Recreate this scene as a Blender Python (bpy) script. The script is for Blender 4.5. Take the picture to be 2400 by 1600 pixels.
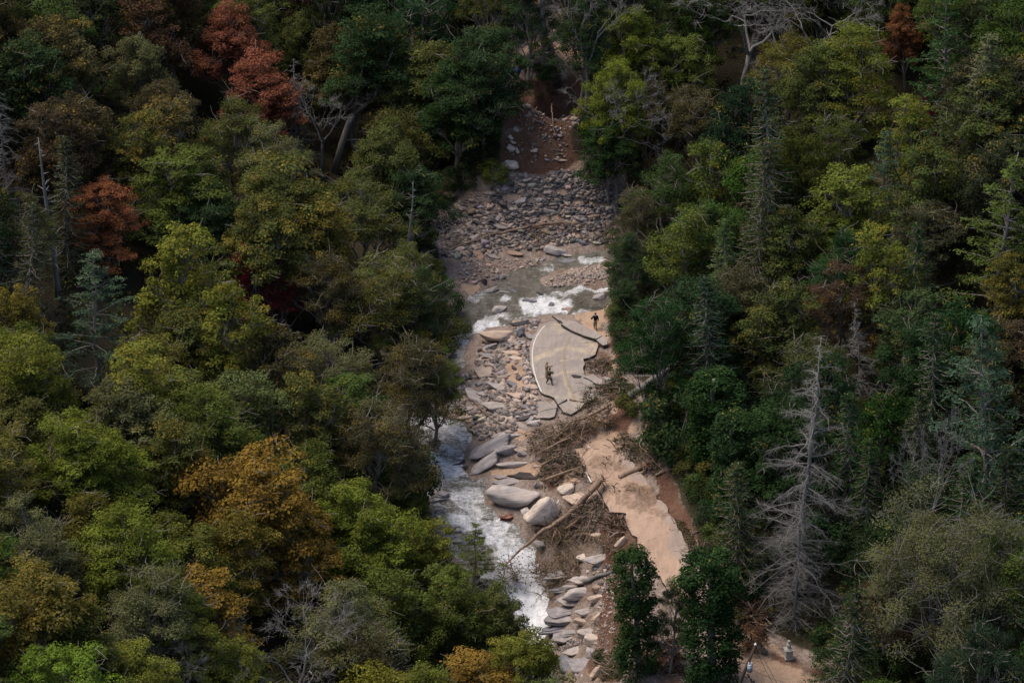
import bpy, bmesh, math, random
import numpy as np
from mathutils import Vector, Matrix, Euler

scene = bpy.context.scene
for o in list(bpy.data.objects): bpy.data.objects.remove(o, do_unlink=True)
C = scene.collection
R = math.radians

# ------------------------------------------------------------------ camera, sky, sun, exposure
PITCH = R(28.0); DIST = 400.0; TANH = 0.125
CAM = np.array([0.0, -DIST*math.cos(PITCH), DIST*math.sin(PITCH)])
FWD = np.array([0.0, math.cos(PITCH), -math.sin(PITCH)])
UPV = np.array([0.0, math.sin(PITCH), math.cos(PITCH)])
cd = bpy.data.cameras.new('camera'); cam = bpy.data.objects.new('camera', cd); C.objects.link(cam)
cam.location = CAM.tolist(); cam.rotation_euler = (math.pi/2-PITCH, 0, 0)
cd.sensor_width = 36; cd.lens = 18/TANH; cd.clip_start = 5; cd.clip_end = 6000
scene.camera = cam

SUN_EL, SUN_AZ = R(64), R(-78)     # azimuth from +Y (beyond the scene), negative = towards the left
w = bpy.data.worlds.new('World'); scene.world = w; w.use_nodes = True
nt = w.node_tree; nt.nodes.clear()
sky = nt.nodes.new('ShaderNodeTexSky'); sky.sky_type = 'NISHITA'; sky.sun_disc = False
sky.sun_elevation = SUN_EL; sky.sun_rotation = SUN_AZ
sky.air_density = 1.0; sky.dust_density = 2.5; sky.ozone_density = 1.0
bg = nt.nodes.new('ShaderNodeBackground'); bg.inputs[1].default_value = 0.125
wo = nt.nodes.new('ShaderNodeOutputWorld')
nt.links.new(sky.outputs[0], bg.inputs[0]); nt.links.new(bg.outputs[0], wo.inputs[0])
sl = bpy.data.lights.new('sun', 'SUN'); sl.energy = 2.35; sl.angle = R(40); sl.color = (1.0, 0.89, 0.76)
so = bpy.data.objects.new('sun', sl); C.objects.link(so)
sd = Vector((math.sin(SUN_AZ)*math.cos(SUN_EL), math.cos(SUN_AZ)*math.cos(SUN_EL), math.sin(SUN_EL)))
so.rotation_euler = sd.to_track_quat('Z', 'Y').to_euler(); so.location = (0, 0, 120)
vs = scene.view_settings
vs.view_transform = 'Standard'; vs.look = 'None'; vs.gamma = 1; vs.exposure = 0.55; vs.use_curve_mapping = False
scene.render.engine = 'CYCLES'
scene.cycles.max_bounces = 5; scene.cycles.diffuse_bounces = 2; scene.cycles.transparent_max_bounces = 8

# ------------------------------------------------------------------ pixel <-> place
def ray(px, py):
    px = np.asarray(px, float); py = np.asarray(py, float)
    xc = (px-1200)/1200*TANH; yc = -(py-800)/1200*TANH
    d = FWD + xc[..., None]*np.array([1., 0, 0]) + yc[..., None]*UPV
    return d
def on_plane(px, py, z):
    d = ray(px, py); t = (np.asarray(z, float)-CAM[2])/d[..., 2]
    return CAM + t[..., None]*d
def proj(x, y, z):
    v = np.stack([np.asarray(x, float), np.asarray(y, float), np.asarray(z, float)], -1)-CAM
    f = v@FWD; u = v@UPV
    return 1200+v[..., 0]/f/TANH*1200, 800-u/f/TANH*1200
def DD(l): return [(a*2400/2352, b*2400/2352) for a, b in l]
def ZA(x, y): return 960+x/3.92, 380+y/3.92
def ZB(x, y): return 1000+x/4.612, 700+y/4.612
def ZC(x, y): return 960+x/3.92, 940+y/3.92
def ZD(x, y): return 1100+x/3.92, 1200+y/3.92
def ZE(x, y): return 1600+x/3.92, 1200+y/3.92
def ZT(x, y): return 960+x/3.92, y/3.92

# ------------------------------------------------------------------ ground heights
pixpts = [(1050,480,3),(1450,420,3),(1290,400,3.2),(1180,400,3.2),(1010,560,2),(1450,560,1.8),(1250,560,1.7),(1050,650,1.2),(1430,640,.8),(1300,640,.75),
 (1250,230,11.5),(1180,250,11),(1370,240,11.5),(1290,170,13.5),(1150,380,4),(1380,370,4.2),(1290,310,7),
 (1100,700,0),(1250,700,.1),(1400,690,.3),(1120,740,-.3),(1250,725,0),(1080,780,-.8),(1060,880,-1.2),
 (1150,880,-.2),(1200,950,-.2),(1100,960,-.9),(1230,830,.1),(1195,780,-.1),
 (1300,780,1.0),(1400,790,1.3),(1262,850,1.0),(1400,850,1.3),(1300,920,1.0),(1400,920,1.2),(1345,965,.9),(1450,880,1.6),(1400,740,.9),
 (1000,990,-1.5),(1080,1020,-1.6),(1010,1060,-2),(1080,1110,-2.6),(1040,1040,-1.85),(1050,1072,-2.2),(1030,1005,-1.6),(1130,1200,-3.4),(1060,1180,-3.2),(1190,1280,-4.8),(1160,1330,-5.9),(1230,1330,-6),
 (1200,1400,-7.3),(1275,1440,-7.9),(1260,1530,-9),(1200,1040,-.9),(1200,1100,-2),(1290,1100,-.8),(1250,1010,-.3),(1150,1050,-1.6),
 (1400,1040,.9),(1370,1100,.5),(1450,1100,.8),(1430,1180,.5),(1530,1180,.6),(1500,1260,.3),(1590,1300,.3),(1550,1400,-.1),(1620,1400,0),(1720,1540,-.5),(1850,1590,-.6),(1960,1600,-.4),
 (1330,1250,-3.4),(1410,1270,-1.6),(1340,1350,-5.4),(1440,1370,-2.4),(1340,1480,-7.2),(1410,1500,-4),(1330,1560,-8.3),(1470,1420,-1.2),(1480,1540,-1.5),(1250,1190,-2.8),(1300,1170,-2),
 (1620,1180,2.2),(1700,1330,1.8),(1850,1510,-.3),(1560,1080,2),(1500,960,2.5)]
pp = np.array(pixpts, float); W = on_plane(pp[:, 0], pp[:, 1], pp[:, 2])
wp = [tuple(v) for v in W]
for y in (-140, -90, -55, -25, 0, 30, 60, 95, 140):
    s = (y+60)/100.0
    lz = 1.5+0.035*max(y, 0)
    wp += [(-28, y, 4.5+lz-(3 if y < -20 else 0)), (-55, y, 17+lz), (-90, y, 33+lz)]
    wp += [(32, y, (0.5 if y < -15 else 5+0.06*y)), (60, y, (3 if y < -15 else 16+.05*y)), (95, y, (9 if y < -15 else 32+.05*y))]
wp += [(-15, -85, -6), (2, -85, -11), (18, -85, -5), (0, 95, 23), (0, 140, 42), (-20, 95, 21), (22, 95, 21), (-18, -55, -4), (-16, -35, -1)]
wp = np.array(wp, float); CX, CY, CZ = wp[:, 0], wp[:, 1], wp[:, 2]
def _phi(r2): return 0.5*r2*np.log(r2+1e-9)
n = len(wp); K = np.zeros((n+3, n+3))
d2 = (CX[:, None]-CX)**2+(CY[:, None]-CY)**2
K[:n, :n] = _phi(d2)+np.eye(n)*0.6
K[:n, n] = 1; K[:n, n+1] = CX; K[:n, n+2] = CY; K[n:, :n] = K[:n, n:].T
WT = np.linalg.solve(K, np.concatenate([CZ, [0, 0, 0]]))
def tps(x, y):
    x = np.asarray(x, float).ravel(); y = np.asarray(y, float).ravel(); out = np.empty(len(x))
    for i in range(0, len(x), 20000):
        a, b = x[i:i+20000], y[i:i+20000]
        out[i:i+20000] = _phi((a[:, None]-CX)**2+(b[:, None]-CY)**2)@WT[:n]+WT[n]+WT[n+1]*a+WT[n+2]*b
    return out
GX0, GX1, GY0, GY1, GS = -100, 100, -150, 150, 0.5
gx = np.arange(GX0, GX1+GS, GS); gy = np.arange(GY0, GY1+GS, GS)
def bil(G, x, y):
    x = np.asarray(x, float); y = np.asarray(y, float)
    fx = np.clip((x-GX0)/GS, 0, len(gx)-1.001); fy = np.clip((y-GY0)/GS, 0, len(gy)-1.001)
    i = fx.astype(int); j = fy.astype(int); u = fx-i; v = fy-j
    return (G[j, i]*(1-u)*(1-v)+G[j, i+1]*u*(1-v)+G[j+1, i]*(1-u)*v+G[j+1, i+1]*u*v)
xx, yy = np.meshgrid(gx, gy)
SG = tps(xx, yy).reshape(xx.shape)

# value noise (numpy)
_rs = np.random.RandomState(5); _NT = _rs.rand(256, 256)
def vnoise(x, y, s, o=0):
    x = np.asarray(x, float)/s+o*17.3+1000; y = np.asarray(y, float)/s+o*9.1+1000
    i = np.floor(x).astype(int); j = np.floor(y).astype(int); u = x-i; v = y-j
    u = u*u*(3-2*u); v = v*v*(3-2*v); i &= 255; j &= 255; i1 = (i+1) & 255; j1 = (j+1) & 255
    return (_NT[j, i]*(1-u)*(1-v)+_NT[j, i1]*u*(1-v)+_NT[j1, i]*(1-u)*v+_NT[j1, i1]*u*v)
def fbm(x, y, s, oc=4, o=0):
    r = 0; a = .5
    for k in range(oc): r = r+a*vnoise(x, y, s/2**k, o+k); a *= .5
    return r
def pip(x, y, poly):
    x = np.asarray(x, float); y = np.asarray(y, float); ins = np.zeros(x.shape, bool); p = poly; m = len(p)
    for a in range(m):
        x0, y0 = p[a]; x1, y1 = p[(a+1) % m]
        if y0 == y1: continue
        c = ((y0 > y) != (y1 > y)) & (x < (x1-x0)*(y-y0)/(y1-y0)+x0); ins ^= c
    return ins
def segdist(x, y, pl, closed=False):
    x = np.asarray(x, float); y = np.asarray(y, float); best = np.full(x.shape, 1e9); m = len(pl)
    for a in range(m if closed else m-1):
        x0, y0 = pl[a]; x1, y1 = pl[(a+1) % m]; dx, dy = x1-x0, y1-y0; L = dx*dx+dy*dy+1e-9
        t = np.clip(((x-x0)*dx+(y-y0)*dy)/L, 0, 1)
        best = np.minimum(best, np.hypot(x-x0-t*dx, y-y0-t*dy))
    return best
def sdist(x, y, poly):
    d = segdist(x, y, poly, True); return np.where(pip(x, y, poly), d, -d)
def sm(a, b, x):
    t = np.clip((x-a)/(b-a), 0, 1); return t*t*(3-2*t)

def hit(G, px, py, off=0.0):
    """where the line of sight meets the height field G (raised by off)"""
    d = ray(px, py); d = d/np.linalg.norm(d)
    t = np.arange(270, 620, 0.5); q = CAM+t[:, None]*d
    g = bil(G, q[:, 0], q[:, 1])+off-q[:, 2]
    k = int(np.argmax(g > 0))
    if k == 0: k = 1
    f = g[k-1]/(g[k-1]-g[k]+1e-9)
    return q[k-1]+(q[k]-q[k-1])*f

RIVER_A = [ZA(*p) for p in [(1870,800),(1560,830),(1370,850),(1200,930),(880,1010),(760,1120),(560,1180),(380,1370),(300,1500),(330,1568+150),(480,1568+160),(560,1568+40),(700,1520),(900,1500),(1050,1440),(1250,1400),(1500,1400),(1780,1350),(1880,1260),(1900,1120),(1600,1140),(1250,1130),(1200,1060),(1400,980),(1700,940),(1900,900)]]
RIVER_A += []
RIVER_B = [ZC(*p) for p in [(20,60),(250,60),(430,140),(560,240),(650,360),(560,430),(530,560),(580,680),(760,740),(720,860),(740,960),(840,1040),(1000,1070),(1090,1110),(1060,1220),(1150,1350),(1190,1480),(1230,1568)]]+[ZD(*p) for p in [(640,420),(700,560),(760,720),(790,820),(720,960),(740,1050),(760,1200),(820,1400),(850,1568),(850,1750),(300,1750),(200,1300),(120,900),(0,700)]]+[(1080,1330),(1040,1280),(1010,1200),(985,1120),(960,1060),(950,1000)]
RIVER_C = [(1050,800),(1110,790),(1080,870),(1045,900),(1010,960),(1000,1000),(940,1000),(960,900),(1010,860)]
def towld(poly): 
    return [tuple(hit(SG, a, b)[:2]) for a, b in poly]
RWA, RWB, RWC = towld(RIVER_A), towld(RIVER_B), towld(RIVER_C)
def river_sd(x, y):
    return np.maximum(np.maximum(sdist(x, y, RWA), sdist(x, y, RWB)), sdist(x, y, RWC))
sdR = np.full(xx.shape, -50.0)
mk = (np.abs(xx) < 40) & (yy > -90) & (yy < 60)
sdR[mk] = river_sd(xx[mk], yy[mk])
_b = SG.copy()
for _ in range(2):
    for ax_ in (0, 1):
        _b = sum(np.roll(_b, k_, ax_) for k_ in range(-4, 5))/9
_m = sm(-2.5, .3, sdR); SG = SG*(1-_m)+_b*_m
# lower road and road fragment: the ground under them lies a little below the slabs, and falls away beyond the broken edge
ROADTOP = [(1240,770),(1300,750),(1360,762),(1405,800),(1395,850),(1370,890),(1375,930),(1400,960),(1370,1000),(1335,978),(1300,950),(1268,920),(1245,850)]
ROADLOW = [ZC(*p) for p in [(1500,450),(1700,370),(1990,430),(2150,600),(2300,860),(2352,960)]]+[ZD(*p) for p in [(1860,60),(2110,480),(2300,800),(2352,1000),(2500,1568),(2100,1568),(1800,1100),(1690,520),(1550,320),(1530,230),(1440,90)]]+[ZC(*p) for p in [(1960,1060),(1850,1030),(1740,860),(1640,680)]]
RDT, RDL = towld(ROADTOP), towld(ROADLOW)
HG = SG-0.75*sm(-0.2, 1.6, sdR)+0.22*sm(0.3, -2.5, sdR)*(np.abs(xx) < 39)
HG = HG+(fbm(xx, yy, 6, 4)-.5)*0.7*sm(-.5, -2.5, sdR)
big = sm(24, 45, np.abs(xx))+sm(60, 90, yy)
HG = HG+(fbm(xx, yy, 25, 4, 3)-.5)*4*np.clip(big, 0, 1)
rsd = np.full(xx.shape, -50.0); rsd[mk] = np.maximum(sdist(xx[mk], yy[mk], RDT), sdist(xx[mk], yy[mk], RDL))
kr = sm(-1.2, 0.0, rsd); HG = HG*(1-kr)+(SG-0.12)*kr
HW = np.where(sdR > -.2, np.maximum(HG, SG-.3), HG)
def gh(x, y): return bil(HG, x, y)
def P(px, py, dz=0.0):
    q = hit(HG, px, py); return Vector((q[0], q[1], q[2]+dz))
def ppm(px, py):         # photo pixels per metre there
    q = hit(HG, px, py); return 1200/TANH/float((q-CAM)@FWD)

# ------------------------------------------------------------------ mesh helpers
class MB:
    def __init__(s): s.V = []; s.F = []; s.n = 0; s.A = []; s.M = []
    def add(s, V, F, a=None, m=0):
        V = np.asarray(V, float); s.V.append(V)
        for f in (F if isinstance(F, list) else [F]):
            f = np.asarray(f); s.F.append(f+s.n); s.M.append(np.full(len(f), m))
        s.A.append(np.full((len(V), 2), .5) if a is None else np.asarray(a, float)); s.n += len(V)
    def build(s, name, mats, parent=None, smooth=False, link=True):
        me = bpy.data.meshes.new(name); V = np.concatenate(s.V); A = np.concatenate(s.A)
        me.vertices.add(len(V)); me.vertices.foreach_set('co', V.ravel())
        nl = sum(f.size for f in s.F); nf = sum(len(f) for f in s.F)
        lv = np.concatenate([f.ravel() for f in s.F]).astype(np.int32)
        sz = np.concatenate([np.full(len(f), f.shape[1]) for f in s.F])
        me.loops.add(nl); me.loops.foreach_set('vertex_index', lv)
        me.polygons.add(nf); st = np.concatenate([[0], np.cumsum(sz)[:-1]]).astype(np.int32)
        me.polygons.foreach_set('loop_start', st)
        me.polygons.foreach_set('material_index', np.concatenate(s.M).astype(np.int32))
        if smooth: me.polygons.foreach_set('use_smooth', np.ones(nf, bool))
        for k in range(A.shape[1]):
            at = me.attributes.new('tone' if k == 0 else 'tone%d' % (k+1), 'FLOAT', 'POINT'); at.data.foreach_set('value', A[:, k].astype(np.float32))
        me.update(); me.validate()
        for m in (mats if isinstance(mats, (list, tuple)) else [mats]): me.materials.append(m)
        if not link: return me
        return mk_obj(name, me, parent)
def mk_obj(name, me, parent=None):
    o = bpy.data.objects.new(name, me); C.objects.link(o)
    if parent is not None: o.parent = parent
    return o
def tag(o, label, cat, group=None, kind=None):
    if label: o['label'] = label
    if cat: o['category'] = cat
    if group: o['group'] = group
    if kind: o['kind'] = kind
    return o
def empty(name, loc=(0, 0, 0), rz=0):
    o = bpy.data.objects.new(name, None); C.objects.link(o); o.location = loc; o.rotation_euler = (0, 0, rz); o.empty_display_size = .3; return o
def tube(pts, rad, sides=5, cap=True):
    P_ = np.asarray(pts, float); m = len(P_); rad = np.broadcast_to(rad, (m,))
    T = np.gradient(P_, axis=0); T /= np.linalg.norm(T, axis=1)[:, None]+1e-9
    ref = np.array([0.3, 0.2, 1.0]) if abs(T[0, 2]) < .9 else np.array([1., .1, 0])
    N = np.cross(T, ref); N /= np.linalg.norm(N, axis=1)[:, None]+1e-9; B = np.cross(T, N)
    a = np.arange(sides)*2*math.pi/sides
    V = P_[:, None]+rad[:, None, None]*(np.cos(a)[None, :, None]*N[:, None]+np.sin(a)[None, :, None]*B[:, None])
    V = V.reshape(-1, 3); i = np.arange(m-1)[:, None]*sides; j = np.arange(sides)[None]; j2 = (j+1) % sides
    F = np.stack([i+j, i+j2, i+sides+j2, i+sides+j], -1).reshape(-1, 4)
    out = [F]
    if cap and sides > 2:
        V = np.vstack([V, P_[0], P_[-1]]); c0 = m*sides
        jj = np.arange(sides); out.append(np.stack([jj, np.full(sides, c0), (jj+1) % sides], -1)); e = (m-1)*sides
        out.append(np.stack([e+jj, e+(jj+1) % sides, np.full(sides, c0+1)], -1))
    return V, out
def wob(rs, a, b, k=5, amp=.1, sag=0.0):
    a = np.asarray(a, float); b = np.asarray(b, float); t = np.linspace(0, 1, k)[:, None]; L = np.linalg.norm(b-a)
    q = a+(b-a)*t; q[1:-1] += rs.randn(k-2, 3)*amp*L/3; q[:, 2] += sag*L*(t[:, 0]*(1-t[:, 0])*4); return q
def boxv(cx, cy, cz, sx, sy, sz):
    s = np.array([(-1,-1,-1),(1,-1,-1),(1,1,-1),(-1,1,-1),(-1,-1,1),(1,-1,1),(1,1,1),(-1,1,1)])*.5
    return s*np.array([sx, sy, sz])+np.array([cx, cy, cz]), np.array([(0,3,2,1),(4,5,6,7),(0,1,5,4),(1,2,6,5),(2,3,7,6),(3,0,4,7)])

# ------------------------------------------------------------------ materials
def newmat(name):
    m = bpy.data.materials.new(name); m.use_nodes = True; n = m.node_tree; n.nodes.clear()
    o = n.nodes.new('ShaderNodeOutputMaterial'); return m, n, o
def nd(n, t, **k):
    x = n.nodes.new(t)
    for a, b in k.items():
        if a.startswith('i_'): x.inputs[a[2:].replace('_', ' ')].default_value = b
        else: setattr(x, a, b)
    return x
def mth(n, op, a, b=None, c=None, clamp=False):
    x = n.nodes.new('ShaderNodeMath'); x.operation = op; x.use_clamp = clamp
    for i, v in enumerate((a, b, c)):
        if v is None: continue
        if isinstance(v, (int, float)): x.inputs[i].default_value = v
        else: n.links.new(v, x.inputs[i])
    return x.outputs[0]
def mixc(n, f, a, b, mode='MIX'):
    x = n.nodes.new('ShaderNodeMix'); x.data_type = 'RGBA'; x.blend_type = mode
    for i, v in ((0, f), (6, a), (7, b)):
        if isinstance(v, (int, float)): x.inputs[i].default_value = v
        elif isinstance(v, tuple): x.inputs[i].default_value = (*v[:3], 1)
        else: n.links.new(v, x.inputs[i])
    return x.outputs[2]
def noise(n, scale, detail=4, rough=.6, vec=None, dist=0.0):
    x = n.nodes.new('ShaderNodeTexNoise'); x.inputs['Scale'].default_value = scale; x.inputs['Detail'].default_value = detail
    x.inputs['Roughness'].default_value = rough; x.inputs['Distortion'].default_value = dist
    if vec is not None: n.links.new(vec, x.inputs['Vector'])
    return x.outputs[0]
def mrange(n, v, a, b, c=0.0, d=1.0):
    x = n.nodes.new('ShaderNodeMapRange'); x.inputs[1].default_value = a; x.inputs[2].default_value = b; x.inputs[3].default_value = c; x.inputs[4].default_value = d
    n.links.new(v, x.inputs[0]); return x.outputs[0]
def attr(n, nm):
    x = n.nodes.new('ShaderNodeAttribute'); x.attribute_name = nm; return x.outputs['Fac']
def pos(n, sc=(1, 1, 1), obj=False, rot=(0, 0, 0)):
    mp = n.nodes.new('ShaderNodeMapping'); mp.inputs['Scale'].default_value = sc; mp.inputs['Rotation'].default_value = rot
    if obj: s = n.nodes.new('ShaderNodeTexCoord').outputs['Object']
    else: s = n.nodes.new('ShaderNodeNewGeometry').outputs['Position']
    n.links.new(s, mp.inputs[0]); return mp.outputs[0]
def bsdf(n, o, col, rough=.9, bump=None, bstr=.5, bdist=.1, spec=.3):
    b = n.nodes.new('ShaderNodeBsdfPrincipled'); b.inputs['Roughness'].default_value = rough if isinstance(rough, (int, float)) else .5
    if not isinstance(rough, (int, float)): n.links.new(rough, b.inputs['Roughness'])
    b.inputs['Specular IOR Level'].default_value = spec
    if isinstance(col, tuple): b.inputs['Base Color'].default_value = (*col[:3], 1)
    else: n.links.new(col, b.inputs['Base Color'])
    if bump is not None:
        bp = n.nodes.new('ShaderNodeBump'); bp.inputs['Strength'].default_value = bstr; bp.inputs['Distance'].default_value = bdist
        n.links.new(bump, bp.inputs['Height']); n.links.new(bp.outputs[0], b.inputs['Normal'])
    n.links.new(b.outputs[0], o.inputs[0]); return b

def leaf_mat(name, trans=.3, accent=(.24, .165, .032)):
    m, n, o = newmat(name); oi = n.nodes.new('ShaderNodeObjectInfo')
    t1, t2 = attr(n, 'tone'), attr(n, 'tone2')
    gt = mth(n, 'GREATER_THAN', t2, mth(n, 'MULTIPLY_ADD', oi.outputs['Alpha'], -.9, .97))
    col = mixc(n, mth(n, 'MULTIPLY', gt, .62), oi.outputs['Color'], accent)
    nz = noise(n, .35, 3, .6, pos(n))
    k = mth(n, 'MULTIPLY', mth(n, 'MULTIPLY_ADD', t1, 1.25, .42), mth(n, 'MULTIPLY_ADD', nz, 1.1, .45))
    vm = n.nodes.new('ShaderNodeVectorMath'); vm.operation = 'SCALE'; n.links.new(col, vm.inputs[0]); n.links.new(k, vm.inputs['Scale'])
    a = n.nodes.new('ShaderNodeBsdfDiffuse'); b = n.nodes.new('ShaderNodeBsdfTranslucent')
    n.links.new(vm.outputs[0], a.inputs[0])
    hs = n.nodes.new('ShaderNodeHueSaturation'); hs.inputs['Saturation'].default_value = 1.15; n.links.new(vm.outputs[0], hs.inputs['Color'])
    n.links.new(hs.outputs[0], b.inputs[0])
    mx = n.nodes.new('ShaderNodeMixShader'); mx.inputs[0].default_value = trans
    n.links.new(a.outputs[0], mx.inputs[1]); n.links.new(b.outputs[0], mx.inputs[2]); n.links.new(mx.outputs[0], o.inputs[0]); return m
M = {}
M['leaf'] = leaf_mat('broadleaf_foliage'); M['needle'] = leaf_mat('needle_foliage', .12, (.16, .10, .05))
M['vine'] = leaf_mat('vine_foliage', .2, (.3, .26, .04))
def wood_mat(name, c1, c2, use_obj=False):
    m, n, o = newmat(name); v = pos(n, (6, 6, 1.2), True)
    a = noise(n, 1.6, 5, .65, v); col = mixc(n, mrange(n, a, .3, .7), c1, c2)
    if use_obj:
        oi = n.nodes.new('ShaderNodeObjectInfo'); col = mixc(n, 1.0, col, oi.outputs['Color'], 'MULTIPLY')
    bsdf(n, o, col, .9, a, .6, .05, .2); return m
M['bark'] = wood_mat('bark', (.11, .092, .078), (.30, .265, .235))
M['deadbark'] = wood_mat('dead_grey_wood', (.095, .09, .083), (.235, .222, .205))
M['log'] = wood_mat('stripped_log_wood', (.13, .085, .06), (.34, .24, .17))
M['cutwood'] = wood_mat('fresh_cut_wood', (.42, .20, .09), (.62, .36, .18))

def rock_mat(name, mul=1.0, strata=1.0):
    m, n, o = newmat(name); oi = n.nodes.new('ShaderNodeObjectInfo')
    v = pos(n, (1, 1, 1), True)
    a = noise(n, 2.2, 6, .65, v); f = noise(n, 14, 4, .7, v)
    w_ = nd(n, 'ShaderNodeTexWave', wave_type='BANDS', bands_direction='Z'); w_.inputs['Scale'].default_value = 1.6; w_.inputs['Distortion'].default_value = 5; w_.inputs['Detail'].default_value = 4; w_.inputs['Detail Scale'].default_value = 1.4
    n.links.new(pos(n, (.35, .35, 2.2), True, (.3, .25, 0)), w_.inputs[0])
    c = mixc(n, mrange(n, a, .35, .68), (.62, .6, .6), (1.25, 1.2, 1.16))
    c = mixc(n, mth(n, 'MULTIPLY', mrange(n, w_.outputs['Fac'], .15, .75, 1, 0), .2*strata), c, (.42, .41, .42))
    c = mixc(n, mrange(n, f, .55, .8, 0, .35), c, (1.3, 1.25, 1.2))
    c = mixc(n, 1.0, c, oi.outputs['Color'], 'MULTIPLY')
    # pale dried silt lies on upward faces of some stones
    g = n.nodes.new('ShaderNodeNewGeometry'); sx = n.nodes.new('ShaderNodeSeparateXYZ'); n.links.new(g.outputs['Normal'], sx.inputs[0])
    up = mth(n, 'MULTIPLY', mrange(n, sx.outputs[2], .5, .95), mth(n, 'MULTIPLY', mrange(n, noise(n, .9, 3, .6, v), .42, .62), oi.outputs['Alpha']))
    c = mixc(n, up, c, (.44, .33, .25))
    h = mth(n, 'ADD', a, mth(n, 'MULTIPLY', w_.outputs['Fac'], .1*strata)); h = mth(n, 'ADD', h, mth(n, 'MULTIPLY', f, .25))
    bsdf(n, o, c, .85, h, .7, .09, .25); return m
M['rock'] = rock_mat('rock')
def stone_stuff():
    m, n, o = newmat('small_stones'); t1, t2 = attr(n, 'tone'), attr(n, 'tone2')
    r = n.nodes.new('ShaderNodeValToRGB'); e = r.color_ramp.elements
    e[0].position = 0; e[0].color = (.05, .048, .052, 1); e[1].position = 1; e[1].color = (.54, .44, .37, 1)
    for p_, c_ in ((.22, (.13, .12, .12)), (.45, (.25, .215, .2)), (.68, (.38, .305, .26)), (.86, (.4, .285, .22))):
        x = e.new(p_); x.color = (*c_, 1)
    n.links.new(t1, r.inputs[0]); nz = noise(n, 9, 3, .7, pos(n))
    c = mixc(n, mrange(n, nz, .3, .7, 0, .5), r.outputs[0], (.12, .10, .09))
    bsdf(n, o, c, .85, nz, .5, .04, .2); return m
M['stones'] = stone_stuff()

def ground_mat():
    m, n, o = newmat('valley_ground'); v = pos(n)
    sand, red, forest = attr(n, 'tone'), attr(n, 'tone2'), attr(n, 'tone3')
    n1 = noise(n, .5, 6, .65, v); n2 = noise(n, 3.5, 5, .7, v); n3 = noise(n, 16, 3, .7, v)
    grav = mixc(n, mrange(n, n2, .35, .65), (.16, .12, .105), (.34, .265, .22))
    grav = mixc(n, mrange(n, n1, .45, .6), grav, (.17, .12, .09))
    vo = n.nodes.new('ShaderNodeTexVoronoi'); vo.inputs['Scale'].default_value = 7; n.links.new(v, vo.inputs['Vector'])
    sx = n.nodes.new('ShaderNodeSeparateColor'); n.links.new(vo.outputs['Color'], sx.inputs[0])
    grav = mixc(n, mrange(n, sx.outputs[0], .55, 1, 0, .55), grav, (.33, .28, .25))
    sc = mixc(n, mrange(n, n2, .3, .7), (.36, .235, .155), (.47, .335, .24))
    sc = mixc(n, mrange(n, n1, .5, .72, 0, .6), sc, (.23, .145, .10))
    rc = mixc(n, mrange(n, n2, .3, .7), (.062, .03, .022), (.16, .085, .055))
    rc = mixc(n, mrange(n, n1, .5, .7, 0, .55), rc, (.2, .12, .085))
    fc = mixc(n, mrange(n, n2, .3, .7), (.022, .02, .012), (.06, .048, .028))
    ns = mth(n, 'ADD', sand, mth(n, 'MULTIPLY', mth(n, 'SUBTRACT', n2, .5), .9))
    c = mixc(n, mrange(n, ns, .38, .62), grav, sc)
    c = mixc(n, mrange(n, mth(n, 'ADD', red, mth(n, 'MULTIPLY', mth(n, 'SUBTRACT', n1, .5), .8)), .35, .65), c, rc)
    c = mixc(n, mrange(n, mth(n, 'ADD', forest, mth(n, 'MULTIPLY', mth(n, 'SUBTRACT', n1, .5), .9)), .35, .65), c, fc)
    h = mth(n, 'ADD', n2, mth(n, 'MULTIPLY', n3, .5)); h = mth(n, 'ADD', h, mth(n, 'MULTIPLY', vo.outputs['Distance'], .6))
    bsdf(n, o, c, .95, h, .8, .16, .15); return m
M['ground'] = ground_mat()
def water_mat():
    m, n, o = newmat('river_water'); foam = attr(n, 'tone')
    flow = pos(n, (1.35, .75, 1.0), rot=(0, 0, .2)); v2 = pos(n, (1, .6, 1))
    a = noise(n, 1.1, 8, .75, flow, 1.6); b = noise(n, .6, 5, .6, v2, .5); c3 = noise(n, 5, 5, .75, flow, 1.4); st = noise(n, 2.6, 6, .7, pos(n, (.5, 1.5, 1), rot=(0, 0, .35)), 1.0)
    fm = mth(n, 'ADD', mth(n, 'MULTIPLY', foam, 1.05), mth(n, 'MULTIPLY', mth(n, 'SUBTRACT', a, .5), 1.5)); fm = mth(n, 'ADD', fm, mth(n, 'MULTIPLY', mth(n, 'SUBTRACT', c3, .5), 1.6)); fm = mth(n, 'ADD', fm, mth(n, 'MULTIPLY', mth(n, 'SUBTRACT', st, .5), 2.2))
    f = mrange(n, fm, .3, 1.35)
    wc = mixc(n, mrange(n, b, .35, .65), (.05, .043, .03), (.135, .12, .095)); wc = mixc(n, mrange(n, st, .5, .72, 0, .7), wc, (.3, .3, .28)); wc = mixc(n, mrange(n, c3, .32, .48, .6, 0), wc, (.025, .022, .018))
    col = mixc(n, f, wc, (.78, .79, .82))
    rough = mrange(n, f, 0, 1, .3, .8)
    h = mth(n, 'ADD', a, mth(n, 'MULTIPLY', c3, .3))
    bsdf(n, o, col, rough, h, .8, .22, .5); return m
M['water'] = water_mat()
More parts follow.
